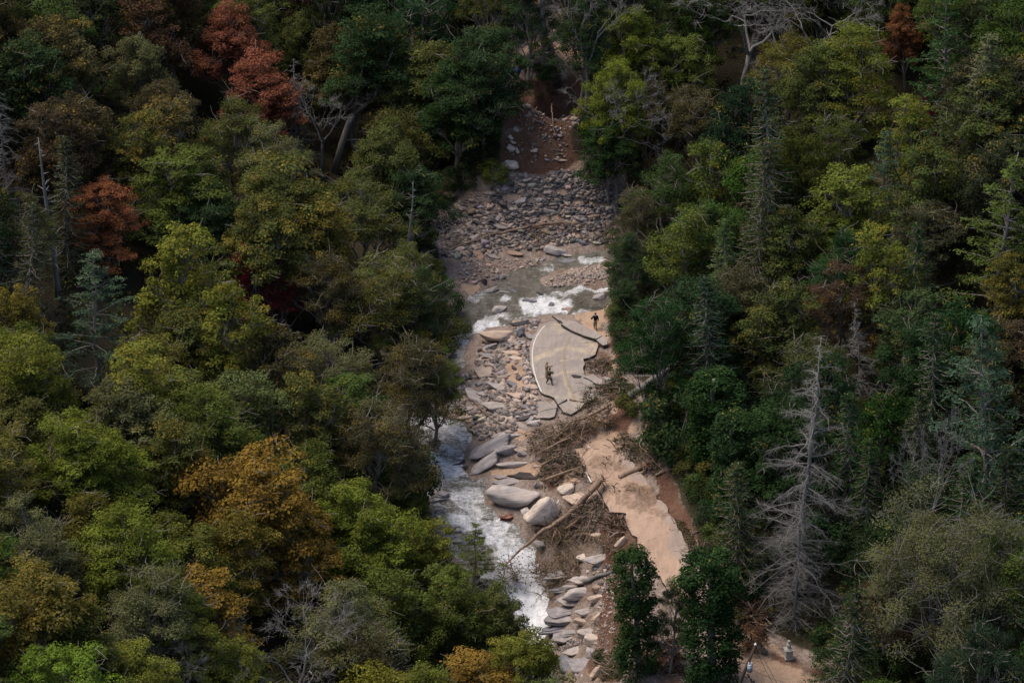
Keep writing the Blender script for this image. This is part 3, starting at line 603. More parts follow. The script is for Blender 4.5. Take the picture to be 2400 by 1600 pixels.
# boulders and slabs the photograph shows large, each by itself: (x, y, width, height in the photo, kind, colour, silt, roll, label)
HR = [
 (*ZA(925,25),40,28,'round',PALE,.5,0,'large pale rounded boulder at the foot of the red bank'),
 (*ZA(1022,355),27,17,'round',LGREY,.3,10,'smooth pale boulder alone on the upper gravel bar'),
 (*ZA(1192,345),17,12,'round',LGREY,.5,0,'small rounded boulder right of the smooth pale one on the upper gravel'),
 (*ZA(1280,450),26,13,'block',GREY,.3,-15,'flat grey block below the two rounded boulders on the upper gravel'),
 (*ZA(1120,448),26,11,'slab',TAN,.6,0,'tan slab left of the flat grey block on the upper gravel'),
 (*ZA(1570,522),36,18,'boulder',GREY,.2,-14,'grey sloping boulder just right of the end of the long fallen log'),
 (*ZA(1690,500),28,20,'boulder',BROWN,.5,0,'brown boulder near the trees right of the grey sloping boulder'),
 (*ZA(845,580),36,20,'slab',GREY,.5,-12,'grey slab above the middle of the long fallen log'),
 (*ZA(640,552),32,13,'slab',DARK,.2,-18,'dark tilted slab left of the long fallen log'),
 (*ZA(950,828),46,15,'slab',BROWN,.7,0,'long brown slab on the gravel left of the big grey arrow shaped rock'),
 (*ZA(1345,805),54,26,'block',LGREY,.2,-8,'big grey arrow shaped rock at the edge of the upper stream'),
 (*ZA(1450,850),26,9,'slab',LGREY,.1,-10,'thin pale slab tucked right of the arrow shaped rock'),
 (*ZA(1455,900),44,15,'slab',BLUE,.1,4,'blue grey flat slab in the water below the arrow shaped rock'),
 (*ZA(1345,750),36,6,'slab',DARK,.0,4,'black flat slab just above the arrow shaped rock'),
 (*ZA(1600,735),24,12,'block',BLUE,.2,-20,'small blue grey block among roots upriver of the stream'),
 (*ZA(1885,812),34,10,'slab',DARK,.2,0,'dark flat stone by the right trees at the upper stream'),
 (*ZA(1825,925),30,17,'block',PALE,.3,-35,'pale striped block standing at the right edge of the stream'),
 (*ZA(1680,860),24,6,'slab',DARK,0,5,'wet dark stone splitting the small white rapid'),
 (*ZA(1830,880),26,9,'slab',DARK,.1,-10,'dark slab above the pale striped block'),
 (*ZA(1500,1015),14,10,'round',TAN,.4,0,'small tan cobble at the edge of the pebble bar'),
 (*ZA(760,860),28,12,'slab',GREY,.4,-20,'grey pointed slab on the left of the gravel above the river'),
 (*ZA(1075,1076),33,7,'slab',BROWN,.5,0,'thin brown slab awash in the calm part of the river'),
 (*ZA(853,1052),15,15,'boulder',LGREY,.2,60,'upright egg shaped stone of a leaning pair at the river edge'),
 (*ZA(803,1052),15,14,'boulder',GREY,.2,-50,'left stone of the leaning pair at the river edge'),
 (*ZA(690,1095),18,17,'block',DARK,.3,-60,'dark stone with a tan face below the leaning pair'),
 (*ZA(745,1178),38,20,'boulder',GREY,.5,12,'low grey boulder at the left head of the rapids'),
 (*ZA(875,1195),26,13,'boulder',GREY,.5,-10,'small boulder beside the low grey one at the head of the rapids'),
 (*ZA(955,1190),22,12,'block',BLUE,.1,-20,'blue grey wet block at the head of the rapids'),
 (*ZA(1100,1270),34,19,'boulder',BLUE,.1,-10,'dark wet boulder with a sloping back left of the white water'),
 (*ZA(1205,1203),20,10,'slab',DARK,0,-8,'small black stone in midstream above the white water'),
 (*ZA(1302,1306),12,14,'round',BLUE,0,0,'small dark upright stone in the middle of the white water'),
 (*ZA(1500,1345),52,14,'slab',BROWN,.3,0,'low brown slab at the right end of the white water'),
 (*ZA(1550,1270),14,7,'slab',BROWN,.2,0,'tiny brown slab above the low brown slab'),
 (*ZA(1738,1245),30,24,'block',GREY,.3,20,'grey wedge of rock upriver of the man standing alone'),
 (*ZA(822,1350),36,21,'round',LGREY,.1,4,'domed boulder with pale stripes in the river'),
 (*ZA(985,1322),12,8,'block',GREY,.2,0,'small pale block right of the striped domed boulder'),
 (*ZA(1010,1478),46,13,'slab',DARK,0,8,'black slab of road lying beside the foaming boulder'),
 (*ZB(765,400),84,45,'boulder',TAN,.9,-5,'great tan boulder with a flat bright top in the foam'),
 (*ZB(1015,360),26,28,'block',BLUE,.1,-70,'upright blue grey slab wedged beside the great tan boulder'),
 (*ZB(1140,410),30,18,'boulder',GREY,.5,0,'grey boulder between the upright slab and the curved road edge'),
 (*ZB(975,470),42,12,'slab',GREY,.4,5,'pale flat slab below the upright slab'),
 (*ZB(885,500),22,11,'slab',BLUE,.2,-20,'leaning grey slab just below the pale flat slab'),
 (*ZB(680,515),36,18,'boulder',GREY,.4,10,'grey boulder below the great tan boulder'),
 (*ZB(690,612),62,15,'slab',GREY,.3,-8,'long thin blue grey slab lying beside sand'),
 (*ZB(900,575),40,13,'slab',TAN,.9,0,'broad tan slab above the patch of brown earth'),
 (*ZB(960,635),30,12,'slab',PALE,.8,0,'pale tan slab between the road edge and the earth patch'),
 (*ZB(570,655),14,8,'round',LGREY,.2,0,'pale oval stone left of the sand'),
 (*ZB(830,690),24,10,'slab',GREY,.3,20,'dark humped stone above the patch of brown earth'),
 (*ZB(625,785),52,36,'slab',TAN,.9,-8,'large tan sloping slab left of the patch of brown earth'),
 (*ZB(710,728),22,14,'block',PALE,.6,-25,'bright angular block above the tan sloping slab'),
 (*ZB(1080,745),18,16,'block',PALE,.6,-30,'bright angular block against the curved road edge'),
 (*ZB(1095,840),22,10,'slab',PALE,.6,0,'bright flat stone below the block at the road edge'),
 (*ZB(820,950),78,19,'slab',LGREY,.7,-10,'long pale tilted slab left of the lower road edge'),
 (*ZB(945,918),36,14,'slab',BLUE,.1,-14,'dark blue slab resting behind the long pale tilted slab'),
 (*ZB(1115,935),38,18,'slab',TAN,.7,-15,'tan slab pressed against the lower road edge'),
 (*ZB(1130,890),26,9,'slab',LGREY,.6,-12,'thin pale slab above the tan slab at the road edge'),
 (*ZB(1030,1040),74,18,'slab',TAN,.8,0,'long tan slab pointing at the torn end of the road'),
 (*ZB(515,1035),48,32,'slab',LGREY,.6,-25,'pale slab sloping under the thin leaning pole'),
 (*ZB(600,1010),26,16,'slab',LGREY,.5,-15,'small slab just right of the thin leaning pole'),
 (*ZB(725,1155),54,33,'boulder',LGREY,.6,-4,'broad pale boulder with a grey front left of the cracked road slab'),
 (*ZB(1080,1155),46,14,'slab',BLUE,.2,-5,'dark long slab left of the cracked road slab'),
 (*ZB(970,1112),18,18,'block',PALE,.7,-20,'bright blocky stone above the dark long slab'),
 (*ZB(425,1180),34,14,'slab',GREY,.2,8,'grey slab at the corner where the river turns'),
 (*ZB(412,1265),38,14,'slab',TAN,.6,10,'tan pointed slab lowest at the river corner'),
 (*ZB(340,1240),22,16,'slab',BROWN,.3,40,'brown slab leaning at the river corner'),
 (*ZB(312,1072),36,14,'slab',LGREY,.4,0,'pale slab near the leaves left of the leaning pole'),
 (*ZB(300,1130),30,12,'slab',GREY,.3,-5,'second grey slab below the one near the leaves'),
 (*ZB(265,1185),30,13,'slab',BLUE,.1,0,'dark blue slab by the leaves at the river corner'),
 (*ZB(255,935),36,12,'slab',BROWN,.3,-10,'brown slab under the overhanging leaves'),
 (*ZB(965,1243),38,10,'slab',DARK,.1,4,'upper of two black slabs left of the cracked road slab'),
 (*ZB(1030,1280),40,16,'slab',DARK,.1,14,'lower of two black slabs left of the cracked road slab'),
 (*ZB(1150,1215),20,13,'slab',BLUE,.3,-8,'blue grey stone touching the cracked road slab'),
 (*ZB(1110,1300),24,16,'slab',GREY,.3,30,'grey leaning stone under the cracked road slab'),
 (*ZB(1155,1345),34,18,'block',LGREY,.3,20,'grey block below the cracked road slab'),
 (*ZB(845,1320),20,16,'slab',LGREY,.3,50,'tilted grey plate above the cobbles by the pole tip'),
 (*ZC(820,315),34,22,'boulder',LGREY,.4,25,'grey sloping boulder uppermost of the big grey pile'),
 (*ZC(940,312),44,18,'boulder',LGREY,.5,0,'low grey boulder beside the branches atop the big grey pile'),
 (*ZC(740,430),104,42,'round',GREY,.3,16,'long grey boulder hunched over the river'),
 (*ZC(885,440),52,36,'boulder',GREY,.4,8,'grey humped back of rock joined to the long grey boulder'),
 (*ZC(1010,440),34,20,'boulder',TAN,.8,0,'tan weathered rock right of the humped boulder'),
 (*ZC(1040,475),26,16,'block',GREY,.3,-10,'small grey block under the tan weathered rock'),
 (*ZC(690,580),74,36,'round',LGREY,.2,28,'pale grey boulder tipped towards the river with dark underside'),
 (*ZC(940,578),78,22,'boulder',LGREY,.3,6,'long low grey boulder lying above the sand strip'),
 (*ZC(525,600),24,10,'slab',DARK,0,0,'dark wet ledge at the foot of the tipped boulder'),
 (*ZC(895,735),70,20,'slab',GREY,.4,4,'grey slab hidden behind the great oval boulder'),
 (*ZC(830,690),26,12,'slab',GREY,.4,5,'small grey slab left of the black asphalt slab'),
 (*ZC(1165,765),18,22,'boulder',GREY,.3,-60,'narrow grey rock behind the right end of the great oval boulder'),
 (*ZC(960,860),120,66,'round',LGREY,.45,6,'great oval pale boulder, the biggest one beside the river'),
 (*ZC(890,1062),31,17,'block',RUST,.5,12,'small rust red boulder in the water below the great oval boulder'),
 (*ZC(1078,1030),24,32,'block',LGREY,.3,-60,'white and grey upright rock below the great oval boulder'),
 (*ZC(1225,1000),72,92,'boulder',PALE,.9,35,'great cream rock face sloping to the water under the fallen tree'),
 (*ZC(1440,800),40,40,'boulder',PALE,.9,30,'cream rock standing above the flat tan slab'),
 (*ZC(1560,880),74,38,'slab',TAN,.9,6,'flat tan slab beneath the fallen tree trunk'),
 (*ZC(1680,880),22,24,'round',TAN,.6,0,'rounded tan rock under the edge of the muddy road'),
 (*ZC(430,560),52,14,'slab',DARK,0,4,'dark ledge with water sliding over it in midstream'),
 (*ZC(265,850),46,42,'ledge',GREY,.2,-10,'layered grey ledge on the left bank of the narrow channel'),
 (*ZC(370,1165),44,24,'ledge',GREY,.1,5,'layered dark rock on the left bank below the channel'),
 (*ZC(395,1260),56,30,'ledge',BLUE,.1,0,'wet blue grey ledge above the green sapling'),
 (*ZD(880,560),76,20,'ledge',GREY,.4,2,'layered ledge beside the hanging roots'),
 (*ZD(1060,610),56,22,'ledge',LGREY,.5,4,'pale ledge under the dark broken log'),
 (*ZD(930,680),44,18,'boulder',LGREY,.3,4,'pale block of bedrock at the top of the waterfall'),
 (*ZD(830,720),52,16,'ledge',BLUE,.1,2,'wet ledge dipping into the waterfall'),
 (*ZD(1010,740),80,30,'round',LGREY,.5,8,'smooth pale bedrock hump beside the waterfall'),
 (*ZD(950,820),58,22,'ledge',LGREY,.4,-8,'pale stepped ledge halfway down the waterfall'),
 (*ZD(1160,780),44,28,'boulder',TAN,.6,20,'tan block in the bank beside the smooth bedrock hump'),
 (*ZD(1170,700),24,22,'block',BROWN,.5,0,'brown block beneath the cluster of small stones'),
 (*ZD(870,930),70,44,'ledge',GREY,.2,0,'dark grey layered ledge at the foot of the waterfall'),
 (*ZD(1060,910),46,26,'boulder',LGREY,.4,4,'rounded cream rock right of the dark layered ledge'),
 (*ZD(1180,960),28,34,'boulder',TAN,.7,60,'tan rock standing under the red bank'),
 (*ZD(1040,1005),44,18,'block',TAN,.6,-10,'tan block below the rounded cream rock'),
 (*ZD(830,1060),74,20,'ledge',BLUE,.1,6,'blue grey shelf running into the foam'),
 (*ZD(910,1115),64,32,'ledge',GREY,.3,4,'broad grey shelf with a sloping top near the lowest trees'),
 (*ZD(1090,1110),52,34,'block',LGREY,.6,5,'pale jointed block in the middle of the bedrock shelf'),
 (*ZD(1130,1170),42,34,'block',PALE,.8,-5,'cream block stepping down the bedrock shelf'),
 (*ZD(1120,1280),26,34,'block',LGREY,.4,0,'grey upright block at the end of the bedrock shelf'),
 (*ZD(970,1262),60,24,'slab',LGREY,.7,4,'cream flat ledge above the grey slab pool'),
 (*ZD(1020,1390),66,44,'slab',GREY,.2,0,'large smooth grey slab lowest beside the river'),
 (*ZD(900,1380),50,50,'slab',BLUE,.2,0,'blue grey slab partly behind the lowest green tree'),
 (*ZD(1170,1460),34,36,'boulder',TAN,.8,40,'tan rock at the bottom of the red bank'),
 (*ZD(1180,425),62,36,'boulder',LGREY,.7,12,'pale rock sticking out of the bank under the bare branches'),
 (*ZD(1030,415),24,22,'block',PALE,.7,20,'cream wedge among the hanging branches'),
 (*ZD(1170,215),30,22,'boulder',TAN,.8,0,'tan rock in the bank beneath the brush'),
 (*ZD(1390,270),34,26,'boulder',TAN,.8,40,'tan rock below the lip of the muddy road'),
 (*ZD(640,290),26,30,'boulder',GREY,.3,0,'grey rock behind the fallen top at the waterfall'),
 (*ZT(1068,975),22,12,'block',TAN,.5,0,'flat block perched high on the red bank'),
 (*ZT(1145,1385),17,13,'round',TAN,.3,0,'rounded brown stone halfway down the red bank'),
 (*ZT(1510,1090),17,11,'round',TAN,.3,0,'tan stone at the right of the red bank'),
 (*ZT(930,1355),18,18,'block',PALE,.5,-30,'pale block left on the lower red bank'),
 (*ZT(950,1300),16,11,'slab',PALE,.3,-20,'pale slab above the block on the lower red bank'),
 (*ZT(990,1375),13,14,'slab',PALE,.3,-50,'leaning pale slab right of the block on the lower red bank'),
 (*ZT(935,1260),15,12,'block',PALE,.3,-35,'pale stone highest on the left of the red bank'),
 (*ZT(975,1185),13,13,'block',LGREY,.3,-45,'grey stone near the leaves left of the red bank'),
 (*ZT(1390,1465),30,9,'slab',TAN,.7,-10,'tan slab at the foot of the red bank above the sand'),
]
RKV = {k: [rock_me(100+i*13+len(k)*7, k, 4 if k in ('boulder', 'round') else 4) for i in range(4)] for k in ('boulder', 'round', 'slab', 'block', 'ledge')}
hero_px = []
for i, (x, y, w_, h_, kd, col, silt, roll, lb) in enumerate(HR):
    put_rock(RKV[kd][i % 4], x, y, w_, h_, kd, col, silt, roll, yaw=(i*37 % 30)-15, label=lb, name='boulder' if kd != 'slab' else 'stone_slab', cat='rock')
    hero_px.append((x, y, w_, h_))
hero_px = np.array(hero_px)
def dirword(dx, dy):
    a = math.degrees(math.atan2(-dy, dx)) % 360
    return ['right of', 'above and right of', 'above', 'above and left of', 'left of', 'below and left of', 'below', 'below and right of'][int(((a+22.5) % 360)//45)]
kw = {'round': 'rounded tree', 'dense': 'dense leafy tree', 'fine': 'fine twigged tree', 'loose': 'open crowned tree', 'hemlock': 'conifer', 'pine': 'pine', 'layered': 'layered tree'}
def short(lb):
    lb = lb.split(',')[0]
    for cut in (' at the ', ' in the ', ' below ', ' above ', ' right of ', ' left of ', ' between ', ' beside ', ' with ', ' under ', ' among ', ' standing ', ' hanging ', ' reaching ', ' rising ', ' filling ', ' spreading ', ' behind ', ' just ', ' overhanging ', ' by the ', ' near the ', ' lowest ', ' nearer ', ' draped ', ' on the ', ' smothered ', ' leaning over'):
        if cut in lb and len(lb.split(cut)[0].split()) >= 3: lb = lb.split(cut)[0]
    return lb
used = {}
def where(desc, px, py, marks_, cols=0):
    """desc + its direction from the nearest named thing, different for each as far as possible"""
    c_ = desc; ms = sorted(marks_, key=lambda m_: (m_[0]-px)**2+((m_[1]-py)*1.3)**2)[:9]
    for m_ in ms:
        c2 = '%s %s the %s' % (desc, dirword(px-m_[0], py-m_[1]), m_[2])
        if len(c2.split()) > 16: continue
        c_ = c2
        if c2 not in used: break
    used[c_] = 1; return c_
def uniq(ms):
    l = [(a, b, short(t_)) for a, b, t_ in ms]; n_ = [t_ for _, _, t_ in l]
    return [m_ for m_ in l if n_.count(m_[2]) == 1]
RM = uniq([(h_[0], h_[1], h_[8]) for h_ in HR])
# the commoner stones and slabs of each rubble field: individuals while they are large, then one mass of cobbles
RKS = {k: [rock_me(500+i*17+len(k)*5, k, 3) for i in range(6)] for k in ('boulder', 'slab', 'block')}
FIELDS = [ # polygon, count, size range in photo px, flatness mix, colours, group, label pieces
 ([ZA(*p) for p in [(950,120),(1560,90),(1900,380),(1960,560),(1880,760),(1500,740),(900,830),(300,900),(120,760),(200,560),(360,440),(700,300)]], 120, (9, 34), [GREY, LGREY, BLUE, BROWN, TAN, DARK, LGREY], 'stones strewn over the upper gravel bar', 'stone lying on the upper gravel bar'),
 ([ZA(*p) for p in [(700,880),(1300,880),(1100,960),(880,1000),(700,1130),(420,1150),(450,950)]], 16, (9, 17), [GREY, LGREY, TAN], 'stones at the left of the calm river', 'stone at the left edge of the calm river'),
 ([ZB(*p) for p in [(940,240),(1230,230),(1130,420),(1090,560),(1110,700),(1180,900),(1220,1040),(1190,1300),(900,1330),(430,1300),(200,1230),(200,900),(480,780),(560,560),(620,480),(900,430)]], 120, (10, 36), [LGREY, TAN, GREY, PALE, BLUE, DARK, LGREY], 'slabs heaped between the river and the broken road', 'slab in the rubble between the river and the broken road'),
 ([ZD(*p) for p in [(820,540),(1200,470),(1300,560),(1180,760),(1240,900),(1160,1200),(1130,1500),(860,1500),(800,1000),(860,760)]], 26, (10, 22), [LGREY, TAN, GREY, PALE], 'blocks on the bedrock shelf by the waterfall', 'block on the bedrock shelf by the waterfall'),
 ([ZT(*p) for p in [(900,1200),(1080,1080),(1400,1040),(1560,1120),(1440,1300),(1440,1500),(1050,1530),(880,1440)]], 34, (5, 12), [TAN, BROWN, GREY, TAN], 'stones in the red bank', 'stone bedded in the red bank'),
 ([ZC(*p) for p in [(1030,380),(1330,460),(1350,620),(1180,640),(1080,560)]], 8, (10, 20), [GREY, TAN, DARK], 'stones below the brush pile', 'stone below the brush pile by the sand'),
]
cname = {GREY: 'grey', LGREY: 'light grey', BLUE: 'blue grey', BROWN: 'brown', TAN: 'tan', DARK: 'nearly black', PALE: 'cream'}
rs = np.random.RandomState(11); placed = []
for poly, cnt, (s0, s1), cols, grp, lb in FIELDS:
    a = np.array(poly); tries = 0; k = 0
    while k < cnt and tries < cnt*60:
        tries += 1
        x = rs.uniform(a[:, 0].min(), a[:, 0].max()); y = rs.uniform(a[:, 1].min(), a[:, 1].max())
        if not pip(x, y, poly): continue
        w_ = s0+(s1-s0)*rs.rand()**1.8
        if np.any((np.abs(hero_px[:, 0]-x) < hero_px[:, 2]*.5+w_*.35) & (np.abs(hero_px[:, 1]-y) < hero_px[:, 3]*.5+w_*.3)): continue
        if any(abs(x-u) < (w_+q)*.42 and abs(y-v) < (w_+q)*.25 for u, v, q in placed): continue
        if pip(x, y, TOPP) or stroke(np.array(x), np.array(y), SAND) > .7 and rs.rand() < .8: continue
        placed.append((x, y, w_)); k += 1
        kd = ('slab', 'slab', 'block', 'boulder')[rs.randint(4)]; col = cols[rs.randint(len(cols))]; sz = 'broad' if w_ > s0+.5*(s1-s0) else 'small'
        adj = {'slab': 'flat', 'block': 'angular', 'boulder': 'rounded'}[kd]
        o = put_rock(RKS[kd][rs.randint(6)], x, y, w_, w_*(.45+.25*rs.rand()), kd, tuple(c*(.85+.3*rs.rand()) for c in col), rs.rand()*.8, rs.uniform(-24, 18), rs.uniform(0, 360), name='stone', cat='stone', group=grp, label=where('%s %s %s %s' % (sz, cname[col], adj, 'slab' if kd == 'slab' else 'stone'), x, y, RM))
# cobbles and pebbles: one mass
def pebbles(name, label, poly_list, n, s0, s1, seed, flat=.45, tone=(0, 1), keepout=True):
    rs = np.random.RandomState(seed); bases = [rockV(900+i, 'slab' if i % 3 else 'block', 1) for i in range(6)]
    P_ = []; 
    for poly, share in poly_list:
        wpoly = towld(poly); a = np.array(wpoly); m = int(n*share); got = 0
        while got < m:
            x = rs.uniform(a[:, 0].min(), a[:, 0].max(), m*2); y = rs.uniform(a[:, 1].min(), a[:, 1].max(), m*2); k = pip(x, y, wpoly)
            dn = fbm(x, y, 2.6, 3, 31)+fbm(x, y, 9, 2, 33)*.8; k &= rs.rand(m*2) < sm(.42, 1.0, dn)+.12
            if keepout: k &= (sdist(x, y, RDT) < .1)
            x, y = x[k], y[k]; z = gh(x, y); a1, a2 = proj(x, y, z); k2 = stroke(a1, a2, SAND) < rs.rand(len(x))*.7+.1
            x, y = x[k2][:m-got], y[k2][:m-got]; got += len(x); P_.append(np.stack([x, y], -1))
    P_ = np.concatenate(P_); m = len(P_); z = gh(P_[:, 0], P_[:, 1])+(fbm(P_[:, 0], P_[:, 1], 1.6, 4, 11)-.5)*.28
    sz = s0+(s1-s0)*rs.rand(m)**5.5; yaw = rs.rand(m)*6.28; tl = rs.randn(m)*.38; tn = tone[0]+(tone[1]-tone[0])*rs.rand(m); mb = MB(); bi = rs.randint(6, size=m)
    for b in range(6):
        k = np.where(bi == b)[0]; V, F = bases[b]; nv = len(V); s = sz[k][:, None]*np.stack([.8+.9*rs.rand(len(k)), .5+.35*rs.rand(len(k)), flat*(.6+.8*rs.rand(len(k)))], -1)
        v = V[None]*s[:, None]; ct, st_ = np.cos(tl[k]), np.sin(tl[k]); x = v[..., 0]*ct[:, None]+v[..., 2]*st_[:, None]; zz = -v[..., 0]*st_[:, None]+v[..., 2]*ct[:, None]; yv = v[..., 1]
        cy, sy = np.cos(yaw[k])[:, None], np.sin(yaw[k])[:, None]
        vv = np.stack([x*cy-yv*sy+P_[k, 0:1], x*sy+yv*cy+P_[k, 1:2], zz+z[k][:, None]+(sz[k]*flat*.18)[:, None]], -1)
        FF = F[None]+(np.arange(len(k))*nv)[:, None, None]
        mb.add(vv.reshape(-1, 3), FF.reshape(-1, 3), np.repeat(np.stack([tn[k], rs.rand(len(k))], -1), nv, 0))
    return tag(mb.build(name, M['stones']), label, 'stones', kind='stuff')
pebbles('cobbles', 'loose broken stones covering the upper gravel bar', [(FIELDS[0][0]+[], .85), ([ZA(*p) for p in [(1100,400),(1500,250),(1950,300),(1980,600),(1500,700),(1100,640)]], .15)], 15000, .12, .8, 3, .3)
pebbles('cobbles', 'cobbles and slabs heaped between the river and the broken road', [(FIELDS[2][0], .8), ([ZC(*p) for p in [(500,170),(900,120),(1000,300),(900,330),(760,380),(650,360)]], .2)], 4200, .12, .8, 4, .36, (0, 1))
pebbles('pebble_bar', 'pinkish pebble bar between the two arms of the stream', [([ZA(*p) for p in [(1240,1100),(1480,1000),(1700,950),(1880,940),(1860,1060),(1600,1130),(1300,1140)]], .7), ([ZA(*p) for p in [(620,1190),(760,1180),(760,1280),(660,1290)]], .1), (FIELDS[1][0], .2)], 2200, .16, .5, 5, .5, (.35, 1))
pebbles('rubble', 'stones and gravel fallen from the red bank', [(FIELDS[4][0], .55), ([ZD(*p) for p in [(1120,600),(1480,380),(1480,500),(1260,760),(1180,760)]], .25), ([ZD(*p) for p in [(820,1190),(1000,1180),(1010,1240),(830,1290)]], .2)], 800, .12, .5, 6, .6, (.1, .85))
pebbles('rubble', 'scattered stones on the far sandy slope', [([ZT(*p) for p in [(650,100),(1150,330),(1150,30),(1250,30),(1560,470),(1600,620),(1000,470)]], 1)], 420, .2, .6, 7, .5, (.1, .8))
pebbles('rubble', 'small stones and clods below the edge of the muddy road', [([ZD(*p) for p in [(1100,850),(1500,300),(1420,600),(1400,900),(1250,1300),(1150,1250)]], .6), ([ZD(*p) for p in [(1900,200),(2100,400),(2250,650),(2150,640),(1960,380)]], .4)], 700, .1, .4, 8, .6, (.3, 1), )

# ------------------------------------------------------------------ trees: shapes
def leaves(rs, cen, rad, n, size, up=.55, out=.9, flat=.7, mb=None, tone_c=None, asp=.62, jit=.8, shell=.55, alt=None):
    """n little folded leaf sprays around each centre"""
    cen = np.repeat(cen, n, 0); rad = np.repeat(np.broadcast_to(rad, (len(cen)//n,)), n); m = len(cen)
    d = rs.randn(m, 3); d /= np.linalg.norm(d, axis=1)[:, None]; d[:, 2] = np.where(d[:, 2] < -.35, -d[:, 2]*.5, d[:, 2])
    r = rad*(shell+(1-shell)*rs.rand(m))*np.where(rs.rand(m) < .12, 1.25, 1)
    p = cen+d*r[:, None]*np.array([1, 1, flat])
    nn = d*out+np.array([0, 0, up])+rs.randn(m, 3)*jit*.5; nn /= np.linalg.norm(nn, axis=1)[:, None]
    t = np.cross(nn, rs.randn(m, 3)); t /= np.linalg.norm(t, axis=1)[:, None]+1e-9; b = np.cross(nn, t)
    s = size*(.6+.8*rs.rand(m))[:, None]
    droop = nn*s*.22
    V = np.stack([p-t*s, p-b*s*asp-droop*0, p+t*s-droop, p+b*s*asp], 1)
    tn = (np.repeat(tone_c, n) if tone_c is not None else .5)*.6+.4*rs.rand(m)
    a2 = rs.rand(m) if alt is None else np.clip(np.repeat(alt, n)*.55+.45*rs.rand(m), 0, 1)
    A = np.repeat(np.stack([tn, a2], -1), 4, 0); F = np.arange(m*4).reshape(m, 4)
    mb.add(V.reshape(-1, 3), F, A)
def crown_tree(seed, H=14, Wd=9, base=.3, puffs=60, lpp=150, size=.13, prad=1.15, lean=.0, forks=6, top=1.0, bare=0.0, sparse=0.0):
    """a broadleaved tree H m tall: trunk and limbs, and a crown of many leaf clumps with gaps between them"""
    rs = np.random.RandomState(seed); wood = MB(); crown = MB()
    th = H*base; lx = rs.randn(2)*lean*H
    trunk = wob(rs, (0, 0, -.6), (lx[0], lx[1], H*.72), 8, .05); r0 = .016*H+.05
    V, F = tube(trunk, np.linspace(r0, r0*.35, 8), 7); wood.add(V, F)
    # clump centres: lobes first, then clumps on each lobe's upper surface
    nl = forks+4+rs.randint(4); lob = []
    for i in range(nl):
        a = i*2.4+rs.rand(); f_ = (i/max(1, nl-1)); zz = H*(.84-.5*f_+.1*rs.randn()*.6) if i else H*.85; rr = Wd*.5*(.22+.5*f_**.6)*(.7+.5*rs.rand())*(1 if i else .1)
        lob.append((lx[0]+rr*math.cos(a), lx[1]+rr*math.sin(a), min(zz, H*.86), Wd*(.15+.1*rs.rand())*(1.1 if i == 0 else 1)))
    lob = np.array(lob); cs = []; lt = []
    per = max(3, puffs//nl)
    for k, (x, y, z, r) in enumerate(lob):
        lt0 = rs.rand()
        for i in range(per):
            d = rs.randn(3); d /= np.linalg.norm(d); d[2] = abs(d[2])*.9-.25+.2*rs.rand()
            q = .75+.3*rs.rand(); zmax = H-.3
            c = np.array([x+d[0]*r*q*1.05, y+d[1]*r*q*1.05, min(z+d[2]*r*q*1.5*top, zmax)]); cs.append(c); lt.append(.5*lt0+.5*rs.rand())
    cs = np.array(cs); lt = np.array(lt)
    # limbs to lobes, branches to clumps, twigs
    for k, (x, y, z, r) in enumerate(lob):
        i = min(7, max(2, int((z/H-.22)*9))); a = trunk[min(i, 6)]; pl = wob(rs, a, (x, y, z-r*.3), 6, .1, .05); rl = r0*.5*(1-.06*i)
        V, F = tube(pl, np.linspace(rl, rl*.4, 6), 5); wood.add(V, F)
        for c in cs[k*per:(k+1)*per]:
            st = pl[rs.randint(3, 6)]; V, F = tube(wob(rs, st, c, 4, .12), [rl*.32, rl*.24, rl*.16, .015], 4, False); wood.add(V, F)
            if rs.rand() < max(.3, bare):
                for _ in range(3 if bare < .4 else 5):
                    e = c+rs.randn(3)*np.array([1, 1, .7])*prad*.95+np.array([0, 0, .3*prad]); V, F = tube(wob(rs, c, e, 4, .15), np.linspace(.035, .012, 4), 3, False); wood.add(V, F)
    keep = rs.rand(len(cs)) > sparse
    pr = prad*(.75+.55*rs.rand(len(cs)))
    alt = rs.rand(len(cs))
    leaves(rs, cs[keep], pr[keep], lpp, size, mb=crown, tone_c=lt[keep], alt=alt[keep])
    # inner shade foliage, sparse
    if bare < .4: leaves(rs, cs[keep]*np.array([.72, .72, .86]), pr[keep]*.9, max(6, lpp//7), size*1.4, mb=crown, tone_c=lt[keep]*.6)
    return wood, crown
